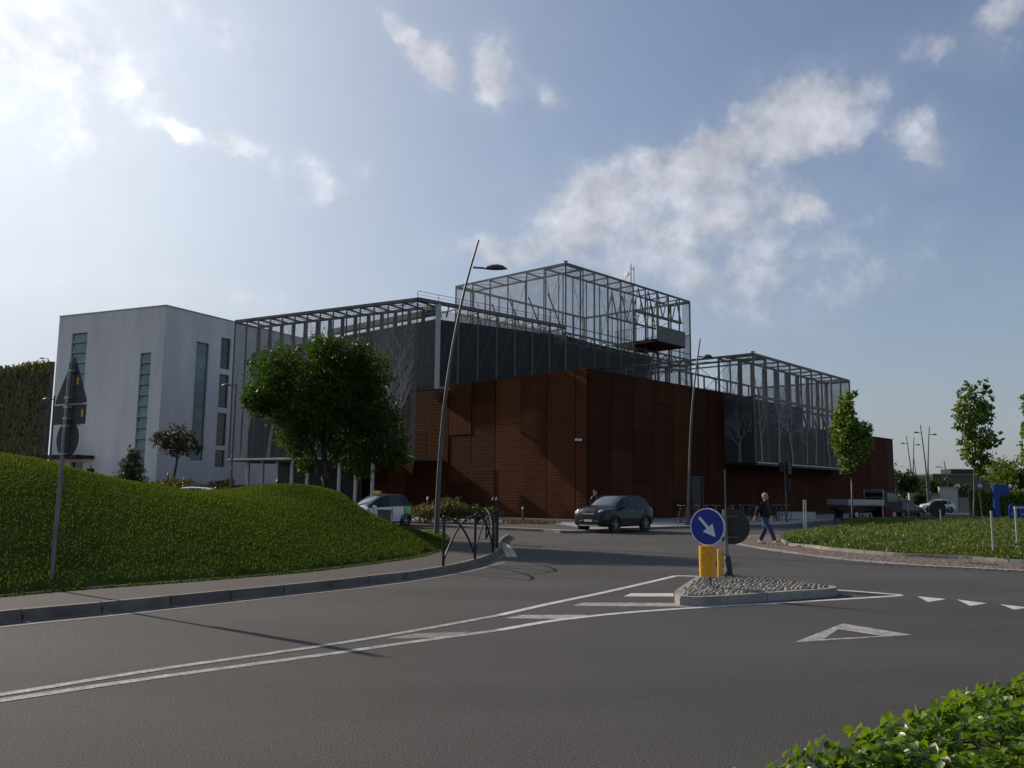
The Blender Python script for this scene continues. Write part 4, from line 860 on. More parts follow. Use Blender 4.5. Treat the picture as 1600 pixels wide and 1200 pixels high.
maple('young_tree', 'taller young tree with a gappy crown and side twig, left of the blue totem', 1521, 812, 48, .3, [(1512, 612, 13, 0), (1540, 604, 9, .1), (1535, 630, 16, -.1), (1510, 640, 17, .2), (1528, 655, 22, 0), (1507, 668, 14, 0), (1530, 685, 20, .2), (1515, 700, 18, 0), (1534, 712, 15, 0), (1526, 730, 11, 0), (1556, 687, 7, 0), (1562, 682, 5, 0), (1548, 694, 4, 0), (1497, 652, 7, 0)], 3800, top=(1524, 650), group=g_, size=.17)
b2 = P(1536, 811, 49); b2.z = .3; st_ = thing('tree_stake', 'thin pale leaning stem beside the taller young tree', 'sapling', b2); q = MB(); q.tube([b2, P(1530, 770, 49), P(1523, 735, 48.5)], [.035, .03, .015], 6); q.tube([P(1529, 765, 49), P(1534, 738, 49)], [.02, .008], 5); obj('stem', q, M['palebark'], st_)
crown([(tuple(P(1533, 735, 49)), (.3, .3, .3))], 120, .16, M['leaf_maple'], st_, name='leaf_tuft', wid=.8)
maple('young_tree', 'young tree cut off by the right edge of the view', 1622, 822, 40, .3, [(1612, 620, 14, 0), (1618, 645, 20, .2), (1612, 670, 17, 0), (1622, 700, 22, 0), (1608, 640, 10, 0), (1625, 725, 12, 0)], 2600, top=(1620, 640), group=g_, size=.15)
def bush(name, label, px, py, Y, rx, rz, m, n_, size, cat='shrub', group=None, z0=None, wid=.5, lobes=6, ry=None):
    c = P(px, py, Y); z0 = c.z if z0 is None else z0; t = thing(name, label, cat, (c.x, c.y, z0), group); cs = []
    for i in range(lobes):
        a = random.uniform(0, 6.28); f = random.uniform(.2, .62); cs.append(((c.x + math.cos(a) * rx * f, c.y + math.sin(a) * (ry or rx) * f, z0 + rz * random.uniform(.35, .7)), (rx * .5, (ry or rx) * .5, rz * .42)))
    crown(cs, n_, size, m, t, name='foliage', droop=0, wid=wid)
    q = MB()
    for i in range(4): q.tube([(c.x, c.y, z0 - .05), (c.x + random.uniform(-.4, .4) * rx, c.y + random.uniform(-.4, .4) * rx, z0 + rz * .6)], [.03, .01], 5)
    obj('stem', q, M['bark'], t); return t
bush('shrub', 'low brown shrub against the rust wall, right of the white and green car', 625, 810, 47, 1.5, 1.15, M['leaf_brown'], 2400, .12, z0=.1, group='brown shrubs in the bed beside the rust wall')
bush('shrub', 'brown and dark green shrub just left of the leaning street lamp', 665, 815, 45.5, 1.5, 1.0, M['leaf_brown'], 2400, .12, z0=.1, group='brown shrubs in the bed beside the rust wall')
bush('shrub', 'broad red-brown shrub seen through the black hoop barrier', 712, 815, 46, 1.7, 1.25, M['leaf_brown'], 2800, .12, z0=.1, group='brown shrubs in the bed beside the rust wall')
bush('shrub', 'low dark green shrub behind the tallest hoop of the black barrier', 748, 816, 46, 1.2, .95, M['leaf_dark'], 1800, .12, z0=.1, group='brown shrubs in the bed beside the rust wall')
# conical conifer and red tree on the terrace
c = P(203, 752, 63); ct = thing('conical_conifer', 'small dense cone shaped evergreen before the white building', 'conifer', (c.x, c.y, 1.9))
cs = [((c.x + random.uniform(-.1, .1), c.y, 2.1 + .34 * i), (1.15 * (1 - i / 9.5) + .15, 1.15 * (1 - i / 9.5) + .15, .42)) for i in range(8)]; crown(cs, 6000, .16, M['leaf_dark'], ct, name='foliage', wid=.3, droop=.1)
q = MB(); q.tube([(c.x, c.y, 1.7), (c.x, c.y, 4.4)], [.09, .02], 7); obj('trunk', q, M['bark'], ct)
rb = P(270, 755, 74); rb.z = 2.1; rt = thing('tree', 'small spreading dark red-brown tree in front of the shaded white wall', 'tree', rb)
trunk_of(rb, P(280, 700, 74), .13, .07, [(.7, P(252, 690, 74), .06), (.7, P(306, 695, 74), .06), (.8, P(275, 675, 74), .06), (.8, P(292, 678, 74), .05)], M['bark'], rt)
crown([(tuple(P(x, y, 74 + dy)), (r * .055, r * .06, r * .045)) for x, y, r, dy in ((255, 688, 18, 0), (276, 678, 18, .5), (296, 690, 18, -.5), (268, 696, 18, 0), (308, 702, 10, 0), (285, 700, 16, .6), (248, 680, 10, 0))], 3400, .20, M['leaf_red'], rt, wid=.5)
# brown planting on the bank
n_ = 9000; a = RNG.random(n_); b = RNG.random(n_); A0 = np.array([-44, 59., .3]); B0 = np.array([-21, 61.5, .3]); A1 = np.array([-44, 73, 2.2]); B1 = np.array([-23, 72, 2.1])
pos = (A0 * (1 - a[:, None]) + B0 * a[:, None]) * (1 - b[:, None]) + (A1 * (1 - a[:, None]) + B1 * a[:, None]) * b[:, None]; pos[:, 2] += RNG.uniform(0, .35, n_) + .2 * np.sin(pos[:, 0] * 1.3)
Vv, Ff = leaves(pos, .3, unit(rnd(n_) + np.array([[0, 0, 1.]])), rnd(n_), .5); npmesh('ground_cover', Vv, Ff, M['leaf_brown'], kind='stuff')
# far greenery on the right
def ftree(label, px, py, Y, rx, rz, m, n_, size, kind='tree', z0=0):
    c = P(px, py, Y); t = thing('tree', label, 'tree', (c.x, c.y, z0)); q = MB(); q.tube([(c.x, c.y, z0), (c.x, c.y, z0 + rz)], [.18, .08], 6); obj('trunk', q, M['bark'], t)
    cs = [((c.x + random.uniform(-.6, .6) * rx, c.y + random.uniform(-.5, .5) * rx, z0 + rz * random.uniform(.75, 1.5)), (rx * .5, rx * .5, rz * .42)) for _ in range(8)]; crown(cs, n_, size, m, t, wid=.55)
ftree('round dark green tree just past the far end of the rust building', 1413, 760, 108, 2.2, 3.2, M['leaf_dark'], 3000, .34)
ftree('low spreading tree in front of the long brown building', 1462, 765, 125, 4.2, 2.6, M['leaf_dark'], 2600, .4)
ftree('broad pale green tree beyond the hedge at the right edge', 1592, 755, 120, 4.6, 4.2, M['leaf_maple'], 5000, .42)
ftree('green tree at the far right edge behind the creeper hedge', 1640, 750, 112, 5, 4.4, M['leaf_maple'], 3500, .42)
# creeper hedge on a wall, white walls, long brown building
hd = thing('creeper_hedge', 'long creeper covered garden wall behind the blue totem', 'hedge', (46, 84, 0)); a, b = V2(43.5, 82), V2(62, 88)
q = MB(); q.extr([a, b, b + UP * 2.3, a + UP * 2.3], V2(.1, .4)); obj('wall', q, M['darkconc'], hd)
n_ = 6500; s = RNG.random(n_); pos = np.array([a.x, a.y, 0]) * (1 - s[:, None]) + np.array([b.x, b.y, 0]) * s[:, None] + np.column_stack([RNG.normal(size=n_) * .15, -RNG.uniform(.05, .6, n_), RNG.random(n_) ** .8 * (2.45 + .15 * np.sin(s * 40))])
Vv, Ff = leaves(pos, .26, rnd(n_), unit(rnd(n_) + np.array([[0, -1, .3]])), .7); npmesh('foliage', Vv, Ff, M['leaf_maple'], hd, kind='stuff')
for i in range(3):
    c = P((1497, 1531, 1578)[i], 761, 84); gl = thing('globe_light', ('small white globe light on the left end of the creeper wall', 'small white globe light on the creeper wall behind the young trees', 'small white globe light on the creeper wall right of the blue totem')[i], 'light', (c.x, c.y, 2.3), 'white globe lights along the creeper wall'); q = MB(); q.sphere((c.x, c.y, 2.82), .2, 10); obj('globe', q, M['signwhite'], gl, smooth=True); q = MB(); q.tube([(c.x, c.y, 2.3), (c.x, c.y, 2.65)], .04, 6); obj('stem', q, M['steeldk'], gl)
ww = thing('garden_wall', 'pale garden wall with gate posts and a tall grey gate behind the white hatchback', 'wall', (45, 104, 0))
for (x0, x1, zt, nm, mt) in ((1420, 1434, 2.1, 'wall', 'whitewall'), (1448, 1466, 2.1, 'wall', 'concrete'), (1467.5, 1496, 2.9, 'gate', 'whitewall'), (1497, 1520, 1.6, 'wall', 'concrete')):
    p0, p1 = P(x0, 780, 104), P(x1, 780, 104); q = MB(); q.box(((p0.x + p1.x) / 2, 104, zt / 2), (p1.x - p0.x, .3, zt)); obj(nm, q, M[mt], ww)
    q = MB(); q.box(((p0.x + p1.x) / 2, 103.95, zt + .05), (p1.x - p0.x + .1, .45, .1)); obj('coping', q, M['concrete'], ww)
bush('hedge', 'clipped dark hedge between the pale garden wall posts', 1441, 780, 103, 1.4, 2.1, M['leaf_dark'], 1800, .3, 'hedge', z0=0, ry=.5)
bb_ = thing('long_building', 'long low brown building on the horizon with a flat roof', 'building', (105, 215, 0)); a, b = P(1416, 742, 215), P(1552, 752, 205)
q = MB(); q.prism([(a.x, a.y), (b.x - 14, a.y - 9), (b.x, b.y), (b.x + 2, b.y + 20), (a.x, a.y + 40)], 0, 7.0); obj('wall', q, M['brownbldg'], bb_)
q = MB(); q.prism([(a.x - .3, a.y - .3), (b.x - 14, a.y - 9.4), (b.x + .6, b.y - .4), (b.x + 2, b.y + 20), (a.x, a.y + 40)], 7.0, 7.35); obj('roof', q, M['darkconc'], bb_)
q = MB(); c = P(1520, 742, 209); q.box((c.x, 213, 8.0), (9, 5, 1.3)); obj('roof_unit', q, M['black'], bb_)
for i in range(14):
    q = MB(); c = a.lerp(V2(b.x - 14, a.y - 9), (i + .5) / 14); q.box((c.x, c.y - .12, 3.4), (.35, .3, 6.8)); obj('pilaster', q, M['brownbldg'], bb_)
# electricity pylon
c = P(1554, 770, 640); c.z = 0; py_ = thing('pylon', 'distant steel electricity pylon above the brown building', 'pylon', c); q = MB(); hh = 29
for sx in (-1, 1):
    for sy in (-1, 1): q.beam(c + Vector((sx * 2.6, sy * 2.6, 0)), c + Vector((sx * .4, sy * .4, hh)), .28)
for i in range(9):
    z0, z1 = hh * i / 9, hh * (i + 1) / 9; w0, w1 = 2.6 - 2.2 * i / 9, 2.6 - 2.2 * (i + 1) / 9
    q.beam(c + Vector((-w0, -w0, z0)), c + Vector((w1, -w1, z1)), .16); q.beam(c + Vector((w0, -w0, z0)), c + Vector((-w1, -w1, z1)), .16)
obj('tower', q, M['steeldk'], py_)
for z, w in ((15.5, 9), (22, 6.5)):
    q = MB(); q.beam(c + Vector((-w, 0, z)), c + Vector((w, 0, z)), .3); q.beam(c + Vector((-w, 0, z)), c + Vector((0, 0, z + 2)), .2); q.beam(c + Vector((w, 0, z)), c + Vector((0, 0, z + 2)), .2); obj('cross_arm', q, M['steeldk'], py_)
# ------------------------------------------------------------------ hedge in the foreground
hz0 = .72; h0, h1, h2, h3 = G(1080, 1262, hz0), G(1230, 1172, hz0), G(1420, 1108, hz0), G(1640, 1038, hz0); h4 = G(1900, 975, hz0)
edge = smooth_line([h0, h1, h2, h3, h4], 60); hg = thing('hedge', 'clipped hedge with glossy bright green leaves in the lower right corner', 'hedge', (2.2, 3.0, 0))
def hside(x, y): # signed distance to the far edge (positive inside the hedge)
    best = 9; sgn = 1
    for a, b in zip(edge, edge[1:]):
        ab = Vector((b.x - a.x, b.y - a.y)); ap = Vector((x - a.x, y - a.y)); t_ = max(0, min(1, ap.dot(ab) / ab.length_squared)); dd = ap - ab * t_
        if dd.length < best: best = dd.length; sgn = 1 if ab.x * ap.y - ab.y * ap.x < 0 else -1
    return best * sgn
core = [(p.x + .10, p.y - .12) for p in edge]; q = MB(); q.prism(core + [(p[0] + 1.5, p[1] - 1.9) for p in core[::-1]], 0, hz0 - .13); obj('branches', q, M['bark'], hg)
pts = []; n_ = 0
while len(pts) < 34000:
    i = random.random(); p = edge[int(i * 58)].lerp(edge[int(i * 58) + 1], random.random()); dd = random.random() ** 1.0 * 1.7
    d = (edge[int(i * 58) + 1] - edge[int(i * 58)]).normalized(); nn_ = Vector((d.y, -d.x, 0))
    bump_ = .035 * math.sin(p.x * 9 + dd * 7) + .03 * math.sin(p.y * 13 - dd * 11) 
    if random.random() < .22: q_ = p + nn_ * random.uniform(-.03, .07) ; q_.z = random.uniform(.05, hz0 - .02); out = -nn_
    else: q_ = p + nn_ * dd; q_.z = hz0 - .05 + bump_ - .05 * math.exp(-dd / .06) - random.random() ** 2 * .11 + (.03 if random.random() < .08 else 0); out = Vector((0, 0, 1)) - nn_ * .7 * math.exp(-dd / .1)
    pts.append((q_.x, q_.y, q_.z, out.x, out.y, out.z))
pts = np.array(pts); order = np.argsort(pts[:, 0] ** 2 + pts[:, 1] ** 2 + (pts[:, 2] - 1.7) ** 2); pts = pts[order]
nv = unit(pts[:, 3:] + rnd(len(pts)) * .75); axv = unit(np.cross(nv, rnd(len(pts))) + np.array([[0, 0, .15]]))
def leaf6(pos, s, a, n_v, w=.8):                     # broader leaf with a curved blade
    a = unit(a); nn2 = unit(n_v - (n_v * a).sum(1, keepdims=True) * a); b = np.cross(a, nn2); s = s[:, None]
    V = [pos, pos + a * s * .3 + b * s * w * .42 + nn2 * s * .10, pos + a * s * .68 + b * s * w * .36 + nn2 * s * .04, pos + a * s - nn2 * s * .14, pos + a * s * .68 - b * s * w * .36 + nn2 * s * .04, pos + a * s * .3 - b * s * w * .42 + nn2 * s * .10, pos + a * s * .5 - nn2 * s * .03]
    V = np.stack(V, 1); T = np.array([[0, 6, 1], [1, 6, 2], [2, 6, 3], [3, 6, 4], [4, 6, 5], [5, 6, 0]]); return V, T
ss = .047 * (1 + RNG.uniform(-.35, .4, len(pts))); V, T = leaf6(pts[:, :3], ss, axv, nv)
# the nearest leaves in view one by one, the rest together
vis = [i for i in range(len(pts)) if pts[i, 2] > hz0 - .14 and pts[i, 1] > 0 and (lambda c: c.z < 0 and abs(c.x / -c.z) * FPX < 790 and abs(c.y / -c.z) * FPX < 590)(ROT.inverted() @ (Vector(pts[i, :3]) - EYE))][:300]
off = np.array(hg.location)
for i in vis:
    me = bpy.data.meshes.new('leaf'); me.from_pydata([tuple(v) for v in V[i] - off], [], [tuple(int(x) for x in t_) for t_ in T]); me.shade_smooth(); me.materials.append(M['leaf_hedge']); o = bpy.data.objects.new('leaf', me); COL.objects.link(o); o.parent = hg
rest = np.array(sorted(set(range(len(pts))) - set(vis))); V2_ = V[rest]; F2 = (np.arange(len(rest))[:, None, None] * 7 + T[None]).reshape(-1, 3)
npmesh('foliage', V2_.reshape(-1, 3), F2, M['leaf_hedge'], hg, kind='stuff', smooth=True)
# ------------------------------------------------------------------ street lamps
def lamp(label, pts, Y, base_z, head, r0=.11, r1=.045, group='leaning street lamps', zoff=None, flip=1, hl=1.0):
    """pts: the pole's line of sight points, all at depth Y; head = (px, py) where the arm leaves"""
    w = [P(x, y, Y) for x, y in pts]; w[0].z = base_z; t = thing('street_lamp', label, 'street lamp', w[0], group)
    sm = smooth_line(w, 24); q = MB(); q.tube(sm, [r0 + (r1 - r0) * (i / 23) ** .8 for i in range(24)], 12); obj('pole', q, M['steeldk'], t, smooth='auto')
    h = P(head[0], head[1], Y); q = MB(); s = flip * hl; q.beam(h, h + V2(.45 * s, 0, -.02), .06); obj('arm', q, M['steeldk'], t)
    q = MB(); k = 14; prof = [(0, .05), (.12, .10), (.3, .155), (.5, .165), (.68, .13), (.8, .055), (.86, .012)]
    for i, (x, hh) in enumerate(prof):
        wd = .20 * math.sin(math.pi * min(1, (x + .06) / .95)) + .02
        ring = [h + V2((.42 + x) * s, wd * math.cos(a), -.04 + (hh if math.sin(a) > 0 else .02) * math.sin(a)) for a in [2 * math.pi * j / k for j in range(k)]]; o = len(q.v); q.v += [tuple(v) for v in ring]
        if i: q.f += [(o - k + j, o - k + (j + 1) % k, o + (j + 1) % k, o + j) for j in range(k)]
    q.f += [tuple(range(k)), tuple(range(len(q.v) - 1, len(q.v) - 1 - k, -1))]; obj('lamp_head', q, M['steeldk'], t, smooth=True)
    q = MB(); q.tube([w[0] - V2(0, 0, .02), w[0] + V2(0, 0, .06)], r0 * 1.5, 12); obj('base', q, M['steeldk'], t); return t
lamp('tall dark leaning street lamp on the tip of the grass mound', [(682, 839), (685, 760), (691, 670), (700, 590), (713, 512), (730, 437), (748, 375)], 31, .15, (739, 418), r0=.10, r1=.035)
lamp('leaning street lamp in front of the shaded rust wall', [(1075, 822), (1077, 740), (1080, 660), (1085, 600), (1094, 529)], 46.5, .12, (1091, 557), r0=.10, r1=.035, hl=.62)
for lb, a, b, c, Y, f in (('tall thin street lamp leaning left, nearer pair beyond the rust building', (1451, 806), (1447, 735), (1438, 664), 100, -1), ('tall thin street lamp leaning right, nearer pair beyond the rust building', (1453, 806), (1450, 730), (1452, 667), 100, 1),
                       ('thin street lamp leaning left, further pair by the end of the rust building', (1427, 799), (1424, 740), (1416, 681), 122, -1), ('thin street lamp leaning right, further pair by the end of the rust building', (1428, 799), (1427, 740), (1428, 683), 122, 1)):
    lamp(lb, [a, b, c], Y, 0, (a[0] + (c[0] - a[0]) * .9, c[1] + 12), r0=.12, r1=.05, flip=f, hl=.7, group='pairs of thin street lamps beyond the building')
lamp('single thin lamp pole without arm detail behind the further lamp pair', [(1436, 795), (1432, 750), (1428, 716)], 160, 0, (1429, 722), r0=.12, r1=.06, flip=-1, hl=.4, group='pairs of thin street lamps beyond the building')
lamp('street lamp leaning left with a long arm over the brown building roof', [(1483, 795), (1481, 755), (1475, 720)], 150, 0, (1478, 730), r0=.14, r1=.07, flip=-1, hl=1.5, group='pairs of thin street lamps beyond the building')
lamp('straight dark street lamp with a left arm before the hanging screen', [(360, 770), (364, 690), (369, 600)], 60, .1, (369, 602), r0=.10, r1=.06, flip=-1, hl=.8, group='straight lamps near the white building')
lamp('straight dark street lamp with a left arm beside the white building entrance', [(77, 735), (81, 680), (85, 618)], 66, 1.5, (85, 624), r0=.09, r1=.06, flip=-1, hl=.7, group='straight lamps near the white building')
lamp('small street lamp head showing above the creeper wall', [(78, 640), (77, 600), (75, 560)], 112, 2, (74, 560), r0=.09, r1=.06, flip=-1, hl=.9, group='straight lamps near the white building')
# ------------------------------------------------------------------ signs
gy_ = 14.4; b0 = G(79, 920, .15); tp = P(111, 566, b0.y); s1 = thing('road_sign', 'back of triangular and round signs on one leaning grey pole by the mound', 'road sign', b0)
q = MB(); q.tube([b0 - V2(0, 0, .1), tp], .032, 12); obj('pole', q, M['galv'], s1, smooth='auto')
up_ = (tp - b0).normalized(); hh_ = V2(.85, -.53).normalized(); hh_ = (hh_ - up_ * hh_.dot(up_)).normalized(); fr = hh_.cross(up_).normalized(); fr = fr if fr.y > 0 else -fr   # away from the camera
def on_pole(y): 
    t_ = (920 - y) / (920 - 566.0); return b0.lerp(tp, t_)
def splate(nm, pts, m=M['signback'], th=.012, off=.05): # pts in (h, u) about a pole point
    q = MB(); q.extr([c_ + hh_ * a + up_ * b + fr * off for a, b in pts], fr * th); return obj(nm, q, m, s1)
c_ = on_pole(632)
def rtri(w, h, r=.05):
    o = []; C_ = [(-w / 2, 0), (w / 2, 0), (0, h)]
    for i, (x, y) in enumerate(C_):
        p_, n2 = C_[i - 1], C_[(i + 1) % 3]; v = Vector((x, y)); a = v + (Vector(p_) - v).normalized() * r * 1.6; b = v + (Vector(n2) - v).normalized() * r * 1.6
        for t_ in (0, .33, .67, 1): o.append(tuple((1 - t_) ** 2 * a + 2 * t_ * (1 - t_) * v + t_ * t_ * b))
    return o
splate('triangle_plate', rtri(.92, .80)); splate('triangle_face', [(x * .98, y * .98 + .006) for x, y in rtri(.92, .80)], M['signwhite'], .002, .0625)
splate('plate', [(-.44, -.335), (.44, -.335), (.44, -.02), (-.44, -.02)])
c_ = on_pole(688); splate('round_plate', [(.30 * math.cos(a * math.pi / 14), .30 * math.sin(a * math.pi / 14)) for a in range(28)])
splate('rim', [(.30 * math.cos(a * math.pi / 14), .30 * math.sin(a * math.pi / 14)) for a in range(28)], M['alu'], .003, .0625)
for y in (580, 623, 638, 656, 668, 712):
    p_ = on_pole(y); q = MB(); q.box(p_ + fr * .015, (.11, .09, .035), m=Matrix((hh_, fr, up_)).transposed()); obj('clamp', q, M['alu'], s1)
for (y, dx) in ((596, .13), (648, .33)):
    c_ = on_pole(y); q = MB(); q.extr([c_ + hh_ * a + up_ * b + fr * .048 for a, b in ((dx, -.06), (dx + .05, -.06), (dx + .05, .06), (dx, .06))], fr * .001); obj('sticker', q, M['yellow'], s1)
# blue keep-right sign with yellow marker
b1 = G(1110, 921, IZ - .02); s2 = thing('keep_right_sign', 'blue round sign with a white arrow to the lower right above a yellow cylinder', 'road sign', b1)
Y1 = b1.y; ctr = P(1106, 823, Y1); q = MB(); q.tube([b1 - V2(0, 0, .02), V2(b1.x, b1.y, ctr.z + .05)], .030, 10); obj('post', q, M['galv'], s2, smooth='auto')
n1 = V2(math.sin(R(-42)), -math.cos(R(-31)), 0); h1_ = V2(-n1.y, n1.x, 0); h1_ = h1_ if h1_.x > 0 else -h1_; R1 = 28.5 * Y1 / FPX
cc_ = V2(b1.x, b1.y, ctr.z) + n1 * .07
q = MB(); q.disc(cc_, n1, R1, .03, 48); obj('rim', q, M['signwhite'], s2); q = MB(); q.disc(cc_ + n1 * .003, n1, R1 * .94, .006, 48); obj('face', q, M['blue'], s2)
arr = [(-.062, .62), (.062, .62), (.062, -.05), (.30, -.05), (0, -.66), (-.30, -.05), (-.062, -.05)]; an_ = R(40)
q = MB(); q.extr([cc_ + n1 * .006 + (h1_ * (x * math.cos(an_) - y * math.sin(an_)) + UP * (x * math.sin(an_) + y * math.cos(an_))) * R1 for x, y in [(x * 1.15, y * 1.05) for x, y in arr]], n1 * .002); obj('arrow', q, M['signwhite'], s2)
yc = P(1104, 876, Y1); q = MB(); hN = 18; rr = .138
ring = [(math.cos(math.pi * (.0 + i / hN * 2)), math.sin(math.pi * (i / hN * 2))) for i in range(hN)]
q.prism([(b1.x - .05 + rr * x, b1.y - .02 + rr * .62 * y) for x, y in ring], P(1105, 900.5, Y1).z, P(1105, 853, Y1).z); obj('marker_cylinder', q, M['yellow'], s2, smooth='auto')
# second sign, seen from behind, grey post, thin yellow marker
b3 = G(1138, 903, IZ - .02); s3 = thing('keep_right_sign', 'dark back of a round sign on grey post beside a thin yellow tube', 'road sign', b3)
Y3 = b3.y; tz = P(1134, 796, Y3).z; q = MB(); q.tube([b3 - V2(0, 0, .03), V2(b3.x - .05, b3.y, tz)], .038, 12); obj('post', q, M['galv'], s3, smooth='auto')
nb_ = V2(.42, .9, 0).normalized(); cb_ = V2(b3.x + .12, b3.y + .08, P(1134, 823, Y3).z); q = MB(); q.disc(cb_, nb_, .34, .03, 40); obj('face', q, M['signback'], s3)
q = MB()
for dz in (.2, -.2): q.beam(V2(b3.x - .12, b3.y, cb_.z + dz), V2(b3.x + .3, b3.y + .02, cb_.z + dz), .03)
obj('bracket', q, M['steeldk'], s3)
q = MB(); q.tube([b3, b3 + V2(0, 0, .05), b3 + V2(0, 0, .12), b3 + V2(-.01, 0, .35), b3 + V2(-.02, 0, .42)], [.13, .12, .085, .07, .05], 16); obj('base_cover', q, M['signback'], s3, smooth=True)
yb = P(1124, 900, Y3); q = MB(); q.tube([V2(yb.x, b3.y - .05, IZ), V2(yb.x, b3.y - .05, P(1134, 858, Y3).z)], .045, 14); obj('marker_tube', q, M['yellow'], s3, smooth='auto'); q = MB(); q.beam(V2(yb.x, b3.y - .05, P(1134, 866, Y3).z), V2(b3.x, b3.y, P(1134, 866, Y3).z), .02); obj('tie', q, M['steeldk'], s3)
# ------------------------------------------------------------------ black hoop barrier
def barrier(label, px, h=1.04):
    w = [G(x, y, KT) for x, y in px]; t = thing('hoop_barrier', label, 'barrier', w[0], 'black hoop barriers round the footway corner'); n_ = len(w)
    for p in w: q = MB(); q.tube([p, p + UP * h], .032, 10); obj('post', q, M['black'], t, smooth='auto'); q = MB(); q.sphere(p + UP * h, .036, 8); obj('cap', q, M['black'], t, smooth=True)
    for i in range(n_):
        for j in (i - 1, i + 1):
            if 0 <= j < n_:
                a, b = w[i], w[j]; s = (b - a).normalized(); sd = V2(s.y, -s.x) * .035
                pts = [a.lerp(b, t_) + sd + UP * (h - .02) * (1 - t_ ** 2.1) for t_ in [k / 12 * .97 for k in range(13)]]; q = MB(); q.tube(pts, .024, 8); obj('hoop', q, M['black'], t, smooth='auto')
barrier('black hoop barrier of three posts along the near kerb of the footway', [(692.5, 884.5), (742, 874), (770, 863.5)])
barrier('shorter black hoop barrier turning round the footway corner', [(777, 856.5), (775, 848.5), (759.5, 842)])
b4 = G(774, 853, KT); s4 = thing('marker_post', 'thin marker post with a narrow tan panel and two white reflectors in the hoop barrier', 'marker post', b4); Y4 = b4.y
q = MB(); q.tube([b4, V2(b4.x, b4.y, P(774, 779, Y4).z)], .03, 8); obj('post', q, M['black'], s4)
q = MB(); q.box((b4.x + .06, b4.y - .03, P(774, 820, Y4).z), (.07, .05, .72)); obj('panel', q, M['bag'], s4)
for i in (-1, 1): q = MB(); q.box((b4.x + i * .055 - .05, b4.y - .05, P(774, 779, Y4).z), (.05, .02, .10), m=Matrix.Rotation(R(20), 3, 'Y')); obj('reflector', q, M['signwhite'], s4)
# bollard lights
def blight(label, px, py, Y, z0, h=.85):
    c = P(px, py, Y); c.z = z0; t = thing('bollard_light', label, 'bollard light', c, 'small bollard lights'); q = MB(); q.tube([c, c + UP * (h - .12)], .055, 10); obj('post', q, M['steeldk'], t, smooth='auto')
    q = MB(); q.tube([c + UP * (h - .12) + V2(-.0, 0), c + UP * (h - .04), c + UP * h + V2(.03, -.01)], [.075, .085, .04], 10); obj('head', q, M['alu'], t, smooth='auto')
blight('grey bollard light on the pavement before the lit rust wall panels', 817, 811, 50, .1); blight('bollard light among the brown shrubs beside the leaning lamp', 668, 800, 47.5, .12, 1.35)
blight('bollard light under the dark red-brown tree', 262, 752, 71, 2.0, 1.1); blight('bollard light in the dark recess between the screen columns', 433, 760, 58, .1, 2.4)
# pale posts round the planted bed
def ppost(label, px, yt, yb, zb, Y, double=False, hoop=0):
    c = P(px, yb, Y); c.z = zb; tz = P(px, yt, Y).z; t = thing('post', label, 'post', c, 'pale posts round the planted bed'); r = .032
    q = MB(); q.tube([c - UP * .05, V2(c.x, c.y, tz)], r, 10); obj('upright', q, M['alu'], t, smooth='auto')
    if double: q = MB(); q.tube([c + V2(.11, .04, -.05), V2(c.x + .11, c.y + .04, tz)], r, 10); obj('upright', q, M['alu'], t, smooth='auto')
    if hoop: q = MB(); q.beam(V2(c.x - .03, c.y, tz), V2(c.x + hoop, c.y + .05, tz), .06); obj('rail', q, M['alu'], t); q = MB(); q.tube([V2(c.x + hoop, c.y + .05, zb - .05), V2(c.x + hoop, c.y + .05, tz)], r, 10); obj('upright', q, M['alu'], t, smooth='auto')
def Yof(y, z): return (1.7 - z) * FPX / (y - 777.5)
ppost('pair of pale posts at the left tip of the planted bed', 1257, 781, 829, .15, Yof(829, .15), True)
ppost('pale post behind the planted bed by the flatbed truck', 1380, 783, 816, .2, Yof(816, .2)); ppost('short pale post behind the bed near the far lamp pair', 1420, 787, 812, .2, Yof(812, .2))
ppost('short pale post in front of the dark round sign back', 1470, 796, 812, .2, 46); ppost('single pale post in the bed below the blue totem', 1552, 798, 855, .3, Yof(855, .3)); ppost('pale metal hoop at the right edge of the bed', 1590, 793, 852, .3, Yof(852, .3), hoop=.75)
# dark round sign back beyond the bed
c = P(1465, 796, 52); t = thing('round_sign', 'dark round sign back standing beyond the bed before the white hatchback', 'road sign', (c.x, c.y, 0)); q = MB(); q.disc(c, (-.1, -1, 0), .50, .03, 32); obj('face', q, M['black'], t); q = MB(); q.tube([(c.x, c.y + .06, 0), (c.x, c.y + .06, c.z + .3)], .04, 8); obj('post', q, M['galv'], t)
# blue totem and disabled parking sign
c0_, c1_ = P(1551, 757, 70), P(1575, 757, 70); bt = thing('blue_totem', 'bright blue P shaped totem board rising behind the bed', 'sign', ((c0_.x + c1_.x) / 2, 70, 0))
q = MB(); w_ = c1_.x - c0_.x; z1_ = c0_.z; z2_ = P(1560, 774.5, 70).z; q.box((c0_.x + w_ / 2, 70, (z1_ + z2_) / 2), (w_, .25, z1_ - z2_)); obj('board', q, M['bluelight'], bt); q = MB(); q.box((c0_.x + .21, 70, z2_ / 2 - .002), (.42, .25, z2_)); obj('leg', q, M['bluelight'], bt)
c = P(1584, 800, 50); t = thing('disabled_parking_sign', 'rounded blue sign with a white wheelchair symbol at the right edge', 'sign', (c.x, c.y, .2)); q = MB(); 
q.extr([c + V2(x, 0, z) for x, z in [(-.28, -.42), (.28, -.42), (.28, .2)] + [(.28 * math.cos(a * math.pi / 10), .2 + .28 * math.sin(a * math.pi / 10)) for a in range(1, 10)] + [(-.28, .2)]], V2(0, .05)); obj('board', q, M['blue'], t)
q = MB(); q.tube([(c.x, c.y + .06, .2), (c.x, c.y + .06, c.z - .1)], .03, 8); obj('post', q, M['galv'], t)
